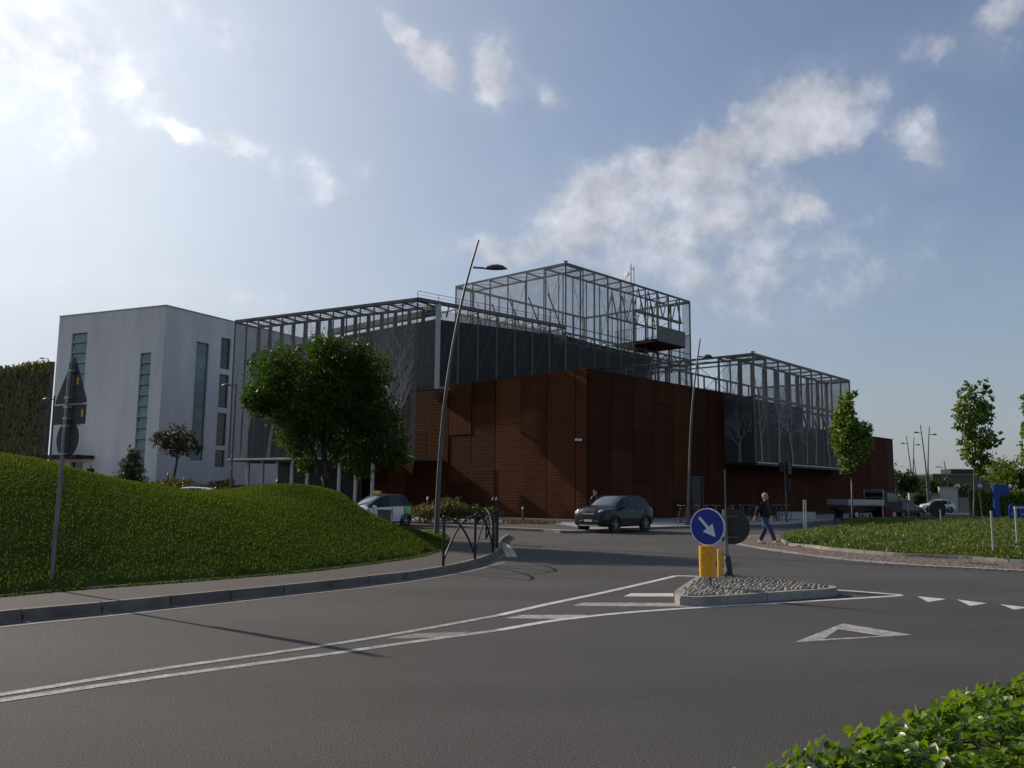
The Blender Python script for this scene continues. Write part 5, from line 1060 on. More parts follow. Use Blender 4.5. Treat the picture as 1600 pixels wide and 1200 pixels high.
q = MB(); q.disc(c + V2(.0, -.012, .22), (0, -1, 0), .05, .01, 12); q.beam(c + V2(0, -.012, .15), c + V2(0, -.012, -.05), .05, .01); q.beam(c + V2(0, -.012, -.05), c + V2(.12, -.012, -.05), .05, .01); q.beam(c + V2(.12, -.012, -.05), c + V2(.16, -.012, -.22), .05, .01)
for i in range(10):
    a0, a1 = R(120 + i * 24), R(144 + i * 24); q.beam(c + V2(.14 * math.cos(a0), -.012, -.1 + .14 * math.sin(a0)), c + V2(.14 * math.cos(a1), -.012, -.1 + .14 * math.sin(a1)), .03, .01)
obj('symbol', q, M['signwhite'], t)
c = P(1612, 800, 50); t = thing('blue_board', 'blue notice board with white stripe partly cut by the right edge', 'sign', (c.x, c.y, .2)); q = MB(); q.box(c + UP * .05, (1.3, .06, .7)); obj('board', q, M['blue'], t); q = MB(); q.box(c + V2(0, -.035, -.12), (1.2, .01, .06)); obj('stripe', q, M['signwhite'], t); q = MB(); q.tube([(c.x, c.y + .05, .2), (c.x, c.y + .05, c.z)], .03, 8); obj('post', q, M['galv'], t)
# traffic light pole and grey post by the door
c = P(1229, 815, 53); c.z = .12; t = thing('traffic_light', 'dark traffic light on a thin pole in front of the hanging screen', 'traffic light', c); zt = P(1229, 724, 53).z
q = MB(); q.tube([c, V2(c.x, c.y, zt)], .05, 8); obj('pole', q, M['steeldk'], t); q = MB(); q.box((c.x + .25, c.y, zt - .3), (.28, .25, .75)); q.box((c.x - .2, c.y, zt - .25), (.28, .25, .6)); obj('lamp_housing', q, M['black'], t)
q = MB(); q.box((c.x + .22, c.y, P(1229, 757, 53).z), (.25, .2, .8)); obj('signal_box', q, M['black'], t)
for i in range(3): q = MB(); q.disc((c.x + .25, c.y - .13, zt - .06 - i * .24), (0, -1, 0), .09, .02, 14); obj('lens', q, M['darkglass'], t)
c = P(1134, 812, 50); c.z = .12; t = thing('steel_post', 'tall thin grey steel post beside the dark door in the rust wall', 'post', c); q = MB(); q.tube([c, V2(c.x, c.y, P(1134, 735, 50).z)], .04, 8); obj('upright', q, M['galv'], t); q = MB(); q.sphere((c.x, c.y, P(1134, 735, 50).z), .06, 8); obj('cap', q, M['galv'], t)
# bench block, low bollards, utility box
c = P(1244, 808, 60); c.z = .12; t = thing('bench', 'long low pale concrete bench block against the rust wall', 'bench', c); q = MB(); q.box((c.x, c.y, .36), (2.6, .5, .44), rz=.12); obj('block', q, M['whitewall'], t, ); q = MB(); q.box((c.x, c.y, .60), (2.64, .54, .04), rz=.12); obj('seat', q, M['whitewall'], t)
lb_ = 'short black bollard %s'
for i, (x, s) in enumerate(((1305, 'nearest the pale bench, leftmost of the low row behind the bed'), (1316, 'second from the left in the low row behind the bed'), (1328.5, 'just left of the slim young tree trunk'), (1348, 'just right of the slim young tree trunk'), (1360, 'rightmost of the low row, under the flatbed truck'))):
    c = P(x, 815, 53); c.z = .0; t = thing('bollard', lb_ % s, 'bollard', c, 'short black bollards along the pavement edge'); q = MB(); q.tube([c, c + UP * .58], .06, 8); obj('shaft', q, M['black'], t); q = MB(); q.sphere(c + UP * .58, .07, 8); obj('knob', q, M['black'], t, smooth=True)
c = P(600, 814, 38); c.z = .0; t = thing('utility_box', 'small dark utility cabinet behind the mound beside the white and green car', 'cabinet', c); q = MB(); q.box((c.x, c.y, .45), (.52, .3, .9), rz=-.3); obj('body', q, M['steeldk'], t); q = MB(); q.box((c.x, c.y, .92), (.58, .36, .05), rz=-.3); obj('lid', q, M['steeldk'], t)

# ------------------------------------------------------------------ vehicles
def ring(x, zb, zbelt, zt, w, wb, wt):
    h = [(0, zb), (w * .82, zb), (w * .97, zb + .07), (w, zb + (zbelt - zb) * .45), (w * .985, zbelt - .10), (wb, zbelt), (wt, zt - .05), (wt * .84, zt), (wt * .4, zt + .018), (0, zt + .022)]
    return [(x, y, z) for y, z in h] + [(x, -y, z) for y, z in h[-2:0:-1]]
def car(label, cat, st, cells, paint, pos, yaw, wheel=(.33, .9, 1.3, -1.27), group=None, arch=True, extra=None, name='parked_car', roofm=None, z0=0.0):
    """st: stations from nose to tail; cells(i, seg) -> material key or part name for special cells"""
    t = thing(name, label, cat, (0, 0, 0), group); rings = [ring(*s) for s in st]; k = len(rings[0]); parts = {}
    half = 9
    for i in range(len(st) - 1):
        for j in range(k):
            seg = j if j < half else k - 1 - j
            nm = cells(i, seg)
            if nm[0] in ('side_window', 'green_panel', 'lower_cladding', 'sill', 'bumper'): nm = (*nm, j < half, next(r_ for r_ in range(i, -2, -1) if r_ < 0 or cells(r_, seg) != (nm[0], nm[1])) if nm[0] in ('side_window', 'green_panel') else 0)
            parts.setdefault(nm, []).append((i, j))
    for cap in (0, len(st) - 1):
        parts.setdefault(('body', paint), []).append(('cap', cap))
    for (nm, mk, *_), cl in parts.items():
        q = MB(); 
        for a, b in cl:
            if a == 'cap': q.add(rings[b], [tuple(range(k)) if b else tuple(range(k - 1, -1, -1))])
            else: q.add([rings[a][b], rings[a][(b + 1) % k], rings[a + 1][(b + 1) % k], rings[a + 1][b]], [(0, 1, 2, 3)])
        obj(nm, q, M[mk], t, smooth='auto')
    r, wy, xf, xr = wheel
    for x in (xf, xr):
        for s in (-1, 1):
            yo = s * wy; q = MB(); n_ = 28
            prof = [(r - .10, -.0), (r - .02, .0), (r, -.03), (r, -.17), (r - .02, -.2), (r - .10, -.2)]
            vs = []; 
            for a in range(n_):
                c, s_ = math.cos(2 * math.pi * a / n_), math.sin(2 * math.pi * a / n_); vs += [(x + p * c, yo + s * o, r + p * s_) for p, o in prof]
            L6 = len(prof); q.add(vs, [(a * L6 + b, a * L6 + (b + 1) % L6, ((a + 1) % n_) * L6 + (b + 1) % L6, ((a + 1) % n_) * L6 + b) for a in range(n_) for b in range(L6)])
            wv_ = obj('wheel', q, M['rubber'], t, smooth='auto'); q = MB()
            for a in range(5):
                c, s_ = math.cos(2 * math.pi * a / 5 + .3), math.sin(2 * math.pi * a / 5 + .3); q.beam((x, yo - s * .02, r), (x + (r - .1) * c, yo - s * .015, r + (r - .1) * s_), .05, .03)
            q.disc((x, yo - s * .01, r), (0, s, 0), .06, .03, 10); 
            obj('rim', q, M['alu'], wv_); q = MB(); q.disc((x, yo - s * .06, r), (0, s, 0), r - .09, .02, 20); obj('brake_disc', q, M['black'], wv_)
            if arch:
                q = MB(); pts = [(x + (r + .065) * math.cos(a), yo - s * .005, r + (r + .065) * math.sin(a)) for a in [math.pi * j / 14 for j in range(15)]]
                for a, b in zip(pts, pts[1:]): q.beam(a, b, .09 if arch == 2 else .04, .09 if arch == 2 else .05)
                obj('wheel_arch', q, M['black'], t)
                q = MB(); q.disc((x, yo - s * .012, r + .0), (0, s, 0), r + .05, .03, 24); obj('arch_liner', q, M['black'], t)
    if extra: extra(t)
    t.location = (pos[0], pos[1], z0); t.rotation_euler = (0, 0, yaw); return t
def part(nm, q, mk, t, smooth=False): return obj(nm, q, M[mk], t, smooth=smooth)
# dark crossover
suv = [(2.13, .44, .74, .80, .60, .58, .40), (2.10, .36, .90, .97, .77, .72, .54), (2.00, .30, .98, 1.06, .85, .79, .60), (1.80, .27, 1.02, 1.11, .885, .83, .62), (1.45, .26, 1.045, 1.15, .90, .85, .64), (1.15, .26, 1.055, 1.18, .905, .855, .68),
       (1.06, .26, 1.06, 1.20, .905, .855, .70), (.75, .26, 1.065, 1.40, .905, .855, .67), (.42, .26, 1.07, 1.575, .905, .855, .64), (.34, .26, 1.07, 1.60, .905, .855, .64), (-.12, .26, 1.075, 1.645, .905, .855, .64), (-.19, .26, 1.075, 1.645, .905, .855, .64), (-1.00, .26, 1.09, 1.635, .905, .85, .63), (-1.07, .26, 1.10, 1.63, .905, .85, .63), (-1.55, .27, 1.16, 1.58, .895, .84, .61),
       (-1.66, .28, 1.17, 1.55, .89, .83, .60), (-1.93, .32, 1.10, 1.24, .87, .81, .62), (-2.05, .36, 1.00, 1.08, .83, .77, .60), (-2.11, .40, .82, .88, .76, .70, .56), (-2.13, .44, .68, .72, .64, .60, .46)]
def suv_cells(i, s):
    if i in (6, 7, 8) and s in (6, 7, 8): return ('windscreen', 'glass')
    if i in (7, 8, 9, 11, 13) and s == 5: return ('side_window', 'sideglass')
    if i == 15 and s in (6, 7, 8): return ('rear_window', 'glass')
    if s in (0, 1, 2) : return ('lower_cladding', 'black')
    return ('body', 'carbody')
def suv_extra(t):
    for s in (-1, 1):
        q = MB(); q.sphere((2.0, s * .63, .90), .16, 14, (.5, 1.05, .85), Matrix.Rotation(s * .5, 3, 'Z')); part('headlight', q, 'lens', t, True)
        q = MB(); q.sphere((2.08, s * .57, .68), .07, 10, (.4, 1.2, .7)); part('fog_light', q, 'lens', t, True)
        q = MB(); q.box((.80, s * .98, 1.12), (.12, .20, .14)); part('mirror', q, 'carbody', t)
        q = MB(); q.box((-.05, s * .905, .93), (.2, .03, .03)); part('door_handle', q, 'chrome', t); q = MB(); q.box((-.95, s * .905, .95), (.2, .03, .03)); part('door_handle', q, 'chrome', t)
        for x in (.78, -.25, -1.15): q = MB(); q.box((x, s * .898, .66), (.012, .012, .68)); part('door_gap', q, 'black', t)
        q = MB(); q.sphere((-2.03, s * .66, .90), .13, 10, (.5, .8, 1.1)); part('tail_light', q, 'redlens', t, True)
        q = MB(); q.beam((.30, s * .60, 1.66), (-1.45, s * .58, 1.64), .035); part('roof_rail', q, 'black', t)
        q = MB(); q.beam((2.13, s * .30, .55), (2.10, s * .55, .50), .05, .03); q.beam((2.10, s * .55, .50), (2.07, s * .66, .36), .05, .03); part('bumper_trim', q, 'chrome', t)
    q = MB(); q.box((2.125, 0, .84), (.04, .62, .05)); part('grille_bar', q, 'chrome', t); q = MB(); q.box((2.13, 0, .75), (.03, .72, .09)); part('grille', q, 'black', t)
    q = MB(); q.box((2.13, 0, .90), (.03, .12, .08)); part('badge', q, 'redpl', t); q = MB(); q.box((2.15, 0, .54), (.015, .44, .10)); part('licence_plate', q, 'plate', t)
    q = MB(); q.box((2.10, 0, .33), (.06, 1.05, .06)); part('skid_plate', q, 'chrome', t); q = MB(); q.box((2.115, 0, .44), (.03, .95, .10)); part('air_intake', q, 'black', t)
w1_, w2_ = G(957, 832.5), G(1016, 831); ax_ = (w1_ - w2_)
yaw = math.atan2(-math.sin(R(50)), -math.cos(R(50))); fwd = V2(math.cos(yaw), math.sin(yaw)); lft = V2(-fwd.y, fwd.x)
mid = (w1_ + w2_) / 2 - lft * .9 * (1 if True else 0)
car('dark grey compact crossover car with chrome trim turning at the junction', 'car', suv, suv_cells, 'carbody', mid, yaw, wheel=(.35, .905, 1.30, -1.27), arch=2, extra=suv_extra, name='crossover_car')
# small electric car, white nose, black roof, green flank
ev = [(1.70, .34, .60, .64, .50, .48, .34), (1.66, .26, .76, .80, .64, .60, .44), (1.52, .22, .86, .92, .71, .66, .50), (1.30, .20, .92, 1.00, .735, .68, .54), (1.22, .20, .93, 1.03, .74, .69, .56), (.85, .20, .95, 1.26, .74, .69, .54), (.45, .20, .96, 1.46, .74, .69, .52), (.38, .20, .96, 1.48, .74, .69, .52), (-.18, .20, .98, 1.58, .74, .69, .52), (-.25, .20, .98, 1.585, .74, .69, .52), (-.95, .20, 1.00, 1.57, .74, .69, .51), (-1.02, .20, 1.0, 1.565, .74, .69, .51),
      (-1.30, .22, 1.02, 1.50, .73, .67, .50), (-1.38, .23, 1.02, 1.46, .72, .66, .50), (-1.58, .28, .96, 1.12, .69, .63, .50), (-1.66, .34, .80, .88, .62, .58, .46), (-1.70, .38, .62, .66, .52, .48, .4)]
def ev_cells(i, s):
    if i in (4, 5, 6) and s in (6, 7, 8): return ('windscreen', 'glass')
    if 4 < i < 12 and s == 5: return ('side_window', 'sideglass')
    if i == 13 and s in (6, 7, 8): return ('rear_window', 'glass')
    if i > 3 and s >= 5: return ('roof', 'black')
    if s <= 1: return ('sill', 'black')
    if i < 3 and s in (2, 3): return ('bumper', 'carblue')
    if (i in (3,) or i >= 10) and s in (2, 3, 4): return ('green_panel', 'cargreen')
    return ('body', 'carwhite')
def ev_extra(t):
    for s in (-1, 1):
        q = MB(); q.sphere((1.50, s * .56, .80), .12, 12, (.8, .5, .6), Matrix.Rotation(s * -.5, 3, 'Z')); part('headlight', q, 'lens', t, True); q = MB(); q.box((1.0, s * .82, 1.0), (.1, .16, .12)); part('mirror', q, 'carwhite', t)
        for x in (.95, -.22, -1.0): q = MB(); q.box((x, s * .742, .62), (.012, .012, .6)); part('door_gap', q, 'black', t)
    q = MB(); q.box((.15, 0, 1.68), (.16, .42, .13)); q.box((.15, 0, 1.61), (.1, .34, .04)); part('roof_sign', q, 'yellow', t)
    q = MB(); q.beam((1.24, -.1, 1.06), (1.0, .35, 1.19), .02); part('wiper', q, 'black', t); q = MB(); q.box((1.70, 0, .48), (.02, .4, .1)); part('licence_plate', q, 'plate', t)
    fc = bpy.data.curves.new('lettering', 'FONT'); fc.body = 'e-vai'; fc.size = .34; fc.align_x = 'CENTER'; fc.extrude = .002; fo = bpy.data.objects.new('lettering', fc); COL.objects.link(fo)
    me = bpy.data.meshes.new_from_object(fo.evaluated_get(bpy.context.evaluated_depsgraph_get())); bpy.data.objects.remove(fo); me.materials.append(M['black'])
    for s in (-1, 1):
        o = bpy.data.objects.new('lettering', me); COL.objects.link(o); o.parent = t; o.rotation_euler = (R(90), 0, 0 if s < 0 else math.pi); o.location = (.1, s * .752, .58)
yaw2 = math.atan2(-math.sin(R(50)), -math.cos(R(50))); c = P(592, 806, 42.5)
car('small white and green electric car with a black roof and yellow roof sign', 'car', ev, ev_cells, 'carwhite', (c.x, c.y), yaw2, wheel=(.29, .74, 1.08, -1.12), arch=1, extra=ev_extra, name='electric_car', z0=.02)
# plain hatchback
hb = [(2.0, .36, .60, .64, .58, .55, .4), (1.96, .28, .72, .78, .74, .68, .5), (1.80, .22, .80, .86, .82, .76, .56), (1.3, .20, .86, .95, .86, .80, .6), (.95, .20, .88, 1.0, .865, .81, .64), (.88, .2, .885, 1.02, .865, .81, .65), (.5, .2, .9, 1.24, .865, .81, .61), (.15, .2, .91, 1.41, .865, .81, .57), (.08, .2, .91, 1.43, .865, .81, .57), (-.28, .2, .92, 1.46, .865, .81, .57), (-.34, .2, .92, 1.46, .865, .81, .57), (-1.05, .2, .95, 1.43, .865, .80, .56), (-1.12, .2, .95, 1.42, .865, .80, .56), (-1.45, .22, .99, 1.34, .85, .78, .55), (-1.85, .28, .95, 1.02, .82, .74, .56), (-1.97, .34, .74, .80, .72, .66, .5), (-2.0, .4, .6, .64, .6, .56, .4)]
def hb_cells(paint):
    def f(i, s):
        if i in (5, 6, 7) and s in (6, 7, 8): return ('windscreen', 'glass')
        if i in (6, 7, 8, 10, 12) and s == 5: return ('side_window', 'sideglass')
        if i == 13 and s in (6, 7, 8): return ('rear_window', 'glass')
        if s == 0: return ('underside', 'black')
        return ('body', paint)
    return f
def hb_extra(t):
    for s in (-1, 1):
        q = MB(); q.sphere((1.84, s * .64, .70), .12, 10, (.9, .6, .6)); part('headlight', q, 'lens', t, True); q = MB(); q.box((.75, s * .94, .98), (.1, .16, .12)); part('mirror', q, 'black', t); q = MB(); q.sphere((-1.86, s * .68, .84), .12, 10, (.5, .7, 1.1)); part('tail_light', q, 'redlens', t, True)
    q = MB(); q.box((1.99, 0, .48), (.02, .5, .1)); part('licence_plate', q, 'plate', t); q = MB(); q.box((2.0, 0, .60), (.02, .8, .07)); part('grille', q, 'black', t)
c = P(1462, 800, 98); car('white hatchback parked side on before the pale garden wall', 'car', hb, hb_cells('carwhite'), 'carwhite', (c.x, c.y), R(184), wheel=(.31, .865, 1.25, -1.2), extra=hb_extra, arch=1)
c = P(292, 790, 47); h_ = car('white car with only its roof showing in the dip of the grass mound', 'car', hb, hb_cells('carwhite'), 'carwhite', (c.x, c.y), R(176), wheel=(.31, .865, 1.25, -1.2), extra=hb_extra, arch=1, z0=.42)
c = P(1409, 806, 66); car('dark car parked behind the flatbed truck near the end of the rust wall', 'car', hb, hb_cells('carbody'), 'carbody', (c.x, c.y), R(35), wheel=(.31, .865, 1.25, -1.2), extra=hb_extra, arch=1, z0=.12)
# flatbed truck
ft = thing('flatbed_truck', 'small flatbed truck with pale side boards parked along the dark rust wall', 'truck', (0, 0, 0))
q = MB(); q.box((-.9, 0, .95), (3.6, 1.9, .10)); part('bed', q, 'steeldk', ft)
for s in (-1, 1):
    for i in range(3): q = MB(); q.box((-2.1 + i * 1.2, s * .96, 1.2), (1.18, .04, .38)); part('side_board', q, 'alu', ft)
q = MB(); q.box((-2.72, 0, 1.2), (.04, 1.9, .38)); part('tail_board', q, 'alu', ft)
q = MB(); 
for y in (-.85, .85): q.beam((.95, y, 1.0), (.95, y, 2.1), .07)
q.beam((.95, -.85, 2.1), (.95, .85, 2.1), .07); q.beam((.95, -.85, 1.55), (.95, .85, 1.55), .05); part('headboard_frame', q, 'alu', ft)
cabp = [(1.05, .5), (2.75, .5), (2.85, .7), (2.8, 1.15), (2.35, 1.95), (1.15, 2.0), (1.05, 1.9)]
q = MB(); q.extr([(x, -.88, z) for x, z in cabp], (0, 1.76, 0)); part('cab', q, 'carbody', ft, 'auto')
for s in (-1, 1): q = MB(); q.extr([(x, s * .885, z) for x, z in ((1.3, 1.25), (2.55, 1.25), (2.25, 1.82), (1.3, 1.86))], (0, s * .01, 0)); part('side_window', q, 'glass', ft)
q = MB(); q.extr([(2.80, -.75, 1.2), (2.80, .75, 1.2), (2.39, .72, 1.9), (2.39, -.72, 1.9)], (.02, 0, .01)); part('windscreen', q, 'glass', ft); q = MB(); q.box((-.4, 0, .7), (5.2, .7, .18)); part('chassis', q, 'black', ft)
for x in (-1.8, 2.0):
    for s in (-1, 1): q = MB(); q.disc((x, s * .86, .33), (0, s, 0), .33, .22, 20); wv_ = part('wheel', q, 'rubber', ft); q = MB(); q.disc((x, s * .87, .33), (0, s, 0), .18, .02, 14); part('rim', q, 'alu', wv_)
c = P(1352, 810, 63); ft.location = (c.x, c.y, .12); ft.rotation_euler = (0, 0, math.atan2(DR.y, DR.x) - .35)
c = P(1388, 812, 55); t = thing('red_crate', 'small dark red plastic container standing behind the bed by the flatbed truck', 'container', (c.x, c.y, .1)); q = MB(); q.box((c.x, c.y, .5), (.4, .4, .8)); obj('body', q, M['redpl'], t); q = MB(); q.box((c.x, c.y, .93), (.44, .44, .06)); obj('lid', q, M['redpl'], t)
# ------------------------------------------------------------------ bicycles
def tor(q, c, r, rr, n_=22, k=5): q.tube([Vector(c) + Vector((r * math.cos(2 * math.pi * i / n_), 0, r * math.sin(2 * math.pi * i / n_))) for i in range(n_ + 1)], rr, k, cap=False)
bk_ = thing('bicycle', 'x', 'bicycle', (0, 0, 0), 'bicycles parked along the dark rust wall')
for x in (-.52, .52):
    q = MB(); tor(q, (x, 0, .34), .33, .018); wv_ = obj('wheel', q, M['rubber'], bk_); q = MB()
    for i in range(6): a = math.pi * i / 6; q.tube([(x - .31 * math.cos(a), 0, .34 - .31 * math.sin(a)), (x + .31 * math.cos(a), 0, .34 + .31 * math.sin(a))], .003, 3)
    obj('spokes', q, M['alu'], wv_)
q = MB(); A1_, B1_, C1_, D1_ = (-.52, 0, .34), (-.08, 0, .3), (-.22, 0, .85), (.36, 0, .82)
for a, b in ((A1_, B1_), (B1_, C1_), (A1_, C1_), (C1_, D1_), (B1_, D1_), (D1_, (.52, 0, .34)), (D1_, (.33, 0, .98))): q.tube([a, b], .018, 6)
fr_ = obj('frame', q, M['steeldk'], bk_); q = MB(); q.tube([(.28, -.27, 1.02), (.34, -.1, .99), (.34, .1, .99), (.28, .27, 1.02)], .014, 6); obj('handlebar', q, M['alu'], bk_)
q = MB(); q.sphere((-.25, 0, .93), .13, 8, (1, .5, .3)); q.tube([C1_, (-.24, 0, .93)], .014, 6); obj('saddle', q, M['black'], bk_)
rack = [(1068, 'leftmost of the row, behind the dark lamp pole'), (1082, 'with its front wheel just right of the lamp pole'), (1099, 'left of the dark door in the rust wall'), (1118, 'directly below the dark door'), (1140, 'just right of the grey steel post'), (1160, 'midway between the steel post and the walking man'), (1178, 'half hidden left of the walking man'), (1213, 'right of the walking man, before the pale bench'), (1224, 'rightmost, next to the traffic light pole')]
M['bikered'] = mat('bikered', (.22, .03, .02), .4, .1); M['bikegrey'] = mat('bikegrey', (.25, .26, .27), .4, .1)
for i, (x, s) in enumerate(rack):
    o = bk_ if i == 0 else copy_tree(bk_); c = P(x, 812, 49.0 + (x - 1068) * .045); o.location = (c.x, c.y, .12); o.rotation_euler = (random.uniform(-.1, .1), 0, R(40) + random.uniform(-.5, .6) + (math.pi if i % 3 == 0 else 0))
    o['label'] = 'parked bicycle ' + s
    if i % 3 == 1:
        for ch in KIDS(o):
            if ch.name.startswith('frame'): ch.data = ch.data.copy(); ch.data.materials[0] = M['bikered' if i % 2 else 'bikegrey']
# ------------------------------------------------------------------ people
def skin_obj(name, pts, edges, m, parent, sub=2, xs=None):
    me = bpy.data.meshes.new(name); me.from_pydata([p[0] for p in pts], edges, []); o = bpy.data.objects.new(name, me); COL.objects.link(o); o.parent = parent
    md = o.modifiers.new('skin', 'SKIN'); md.use_smooth_shade = True; md.branch_smoothing = .6
    lay = me.skin_vertices[0] if me.skin_vertices else None
    if lay is None:
        bm = bmesh.new(); bm.from_mesh(me); bm.verts.layers.skin.verify(); bm.to_mesh(me); bm.free(); lay = me.skin_vertices[0]
    for i, p in enumerate(pts):
        r = p[1]; lay.data[i].radius = (r, r) if isinstance(r, (int, float)) else r; lay.data[i].use_root = (i == 0)
    sb = o.modifiers.new('sub', 'SUBSURF'); sb.levels = sb.render_levels = sub; me.materials.append(m)
    return o
def person(label, loc, yaw, J, mats, h=1.76, group=None, bag=False):
    """J: joint positions (x forward, y left, z up) for a 1.76 m figure"""
    t = thing('person', label, 'person', (0, 0, 0), group); j = {k: Vector(v) for k, v in J.items()}
    body = [(j['pelvis'], .10), (j['waist'], .10), (j['chest'], .08), (j['neck'], .058), (j['head'] - UP * .04, .062), (j['head'] + UP * .0, .07)]; E = [(0, 1), (1, 2), (2, 3), (3, 4), (4, 5)]
    def chain(start, seq):
        p = start
        for nm, r in seq: body.append((j[nm] if isinstance(nm, str) else nm, r)); E.append((p, len(body) - 1)); p = len(body) - 1
        return p
    for s in 'lr':
        chain(2, [('sh' + s, .04), ('el' + s, .042), ('wr' + s, .028), ('ha' + s, .036)]); chain(0, [('hip' + s, .09), ('kn' + s, .058), ('an' + s, .04), ('to' + s, .035)])
    b = skin_obj('body', body, E, M['skin'], t)
    # head: skull, jaw, nose, ears
    q = MB(); hc = j['head'] + UP * .02; q.sphere(hc, .1, 16, (.98, .80, 1.18)); q.sphere(hc + Vector((.035, 0, -.065)), .07, 12, (1, .82, .8)); q.sphere(hc + Vector((.102, 0, -.012)), .018, 8, (1, .8, 1.5))
    for s in (-1, 1): q.sphere(hc + Vector((-.005, s * .083, -.01)), .026, 8, (.6, .35, 1.1))
    hd_ = obj('head', q, M['skin'], t, smooth=True)
    for s in (-1, 1): q = MB(); q.sphere(hc + Vector((.086, s * .034, .012)), .012, 6); obj('eye', q, M['black'], hd_)
    q = MB(); q.box(hc + Vector((.097, 0, -.062)), (.01, .045, .01)); obj('mouth', q, M['redlens'], hd_)
    q = MB(); q.sphere(hc + Vector((-.018, 0, .035)), .108, 14, (1.02, .86, 1.06)); q.v = [v for v in q.v]; vs = []
    for v in q.v:
        d_ = Vector(v) - hc
        if d_.x > .045 and d_.z < .07: v = tuple(hc + Vector((.03, d_.y * .7, max(d_.z, .05))))
        elif d_.z < -.05: v = tuple(hc + Vector((d_.x * .8, d_.y * .8, -.05)))
        vs.append(v)
    q.v = vs; obj('hair', q, M[mats['hair']], t, smooth=True)
    jk = [(j['waist'] - UP * .24, .26), (j['waist'] + UP * .02, .265), (j['chest'] + UP * .02, .29), (j['neck'] - UP * .015, .115)]; E = [(0, 1), (1, 2), (2, 3)]; body = jk
    def ch2(start, seq):
        p = start
        for v, r in seq: jk.append((v, r)); E.append((p, len(jk) - 1)); p = len(jk) - 1
    for s in 'lr': ch2(2, [(j['sh' + s] + UP * .01, .15), (j['el' + s], .078), (j['wr' + s].lerp(j['el' + s], mats.get('cuff', .12)), .062)])
    skin_obj('jacket', jk, E, M[mats['top']], t)
    q = MB(); sdir = (j['shl'] - j['shr']).normalized(); q.extr([j['neck'] + Vector((.085, -.03, -.04)), j['neck'] + Vector((.085, .03, -.04)), j['waist'] + Vector((.19, .065, .0)), j['waist'] + Vector((.19, -.065, .0))], Vector((.012, 0, 0))); obj('shirt', q, M['shirt'], t)
    tr = [(j['pelvis'] + UP * .0, .18), (j['pelvis'] + UP * .14, .17)]; E = [(0, 1)]
    def ch3(start, seq):
        p = start
        for v, r in seq: tr.append((v, r)); E.append((p, len(tr) - 1)); p = len(tr) - 1
    for s in 'lr': ch3(0, [(j['hip' + s] - UP * .08, .125), (j['kn' + s], .092), (j['an' + s] + (j['kn' + s] - j['an' + s]) * .06, .080)])
    skin_obj('trousers', tr, E, M[mats['legs']], t)
    for s in 'lr':
        a = j['an' + s] ; d_ = (j['to' + s] - a); q = MB(); dn = d_.normalized(); m_ = dn.to_track_quat('X', 'Z').to_matrix()
        q.sphere(a + d_ * .55 + Vector((0, 0, -.02)), .1, 12, (1.6, .55, .55), m_); q.box(a + d_ * .55 + m_ @ Vector((0, 0, -.055)), (.27, .09, .022), m=m_); obj('shoe', q, M[mats['shoe']], t, smooth='auto')
        w = j['wr' + s]; hdv = (j['ha' + s] - w).normalized(); sd = Vector((1, 0, 0)) - hdv * hdv.x; sd.normalize(); q = MB()
        for k_ in range(4): p0 = j['ha' + s] + sd * (-.03 + k_ * .02); q.tube([p0 - hdv * .02, p0 + hdv * (.045 + .01 * (k_ in (1, 2))), p0 + hdv * .075 + Vector((.008, 0, 0))], [.0105, .0095, .007], 6)
        p0 = w + hdv * .035 + sd * .035; q.tube([p0, p0 + sd * .022 + hdv * .03, p0 + sd * .024 + hdv * .058], [.012, .011, .008], 6); obj('fingers', q, M['skin'], t, smooth=True)
    if bag: q = MB(); q.sphere((-.16, .2, 1.22), .14, 12, (.7, .55, 1.6)); obj('bag', q, M['bag'], t, smooth=True); 
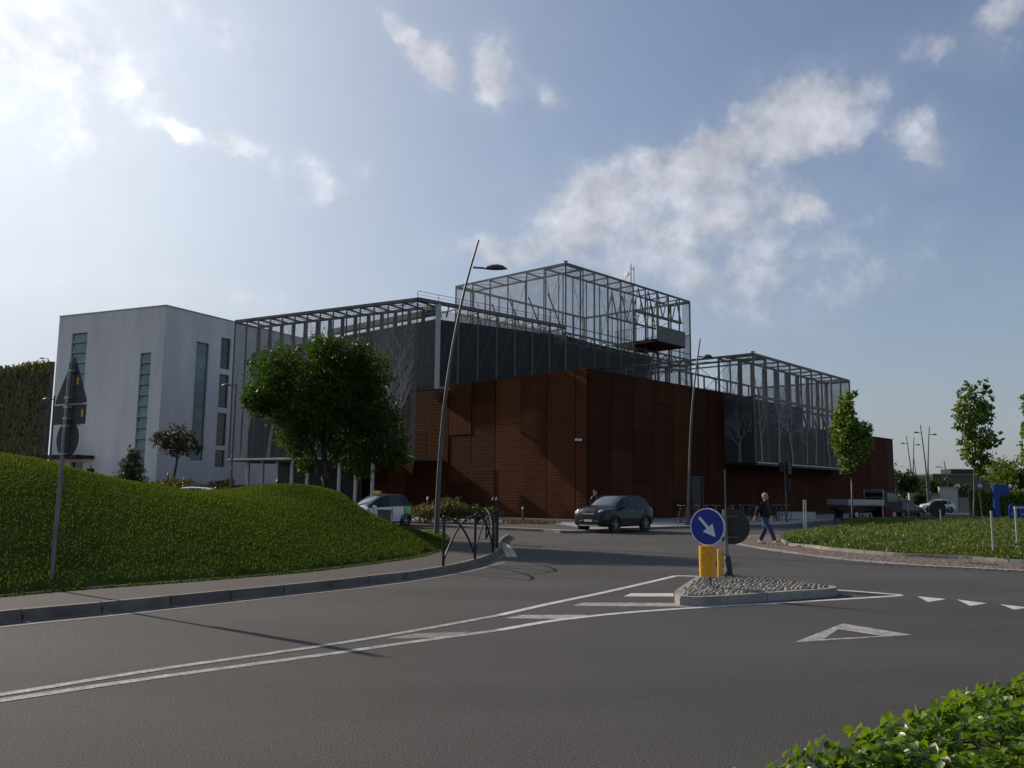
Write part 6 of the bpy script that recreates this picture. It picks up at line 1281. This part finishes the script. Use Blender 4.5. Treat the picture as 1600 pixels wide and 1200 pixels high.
    sc = h / 1.76; t.location = loc; t.rotation_euler = (0, 0, yaw); t.scale = (sc, sc, sc); return t
walk = dict(pelvis=(0, 0, .93), waist=(.0, 0, 1.1), chest=(.01, 0, 1.32), neck=(.02, 0, 1.50), head=(.05, 0, 1.615), shl=(.0, .20, 1.41), shr=(.03, -.20, 1.41), ell=(.05, .29, 1.13), wrl=(.13, .29, .90), hal=(.16, .29, .82), elr=(-.14, -.27, 1.15), wrr=(-.24, -.27, .90), har=(-.27, -.27, .82),
            hipl=(-.0, .10, .89), hipr=(.02, -.10, .89), knl=(-.06, .11, .50), anl=(-.26, .11, .10), tol=(-.09, .12, .045), knr=(.25, -.10, .50), anr=(.40, -.10, .12), tor=(.57, -.11, .15))
f0 = G(1196, 851); person('grey haired man in a dark jacket and blue jeans walking across the brown paving', (f0.x, f0.y, .01), R(-42), walk, dict(hair='hair', top='jacket', legs='denim', shoe='shoe', cuff=.35), h=1.78)
stand = dict(pelvis=(0, 0, .93), waist=(.0, 0, 1.1), chest=(.0, 0, 1.32), neck=(.01, 0, 1.50), head=(.04, 0, 1.615), shl=(.0, .20, 1.41), shr=(.0, -.20, 1.41), ell=(-.05, .27, 1.13), wrl=(.12, .24, .92), hal=(.17, .23, .85), elr=(-.04, -.27, 1.13), wrr=(.06, -.26, .88), har=(.09, -.25, .80),
             hipl=(0, .10, .89), hipr=(0, -.10, .89), knl=(.06, .11, .50), anl=(-.06, .11, .09), tol=(.1, .12, .04), knr=(.10, -.10, .50), anr=(.18, -.10, .09), tor=(.34, -.11, .045))
f0 = P(929, 812, 47.5); person('man in black with a pale shoulder bag walking behind the dark crossover car', (f0.x, f0.y, .12), R(-40), stand, dict(hair='darkhair', top='jacket', legs='jacket', shoe='black', cuff=.12), h=1.80, bag=True)
f0 = P(141, 745, 80); person('small distant person in dark clothes by the white building entrance', (f0.x, f0.y, 2.2), R(-80), stand, dict(hair='darkhair', top='jacket', legs='jacket', shoe='black', cuff=.12), h=1.74)
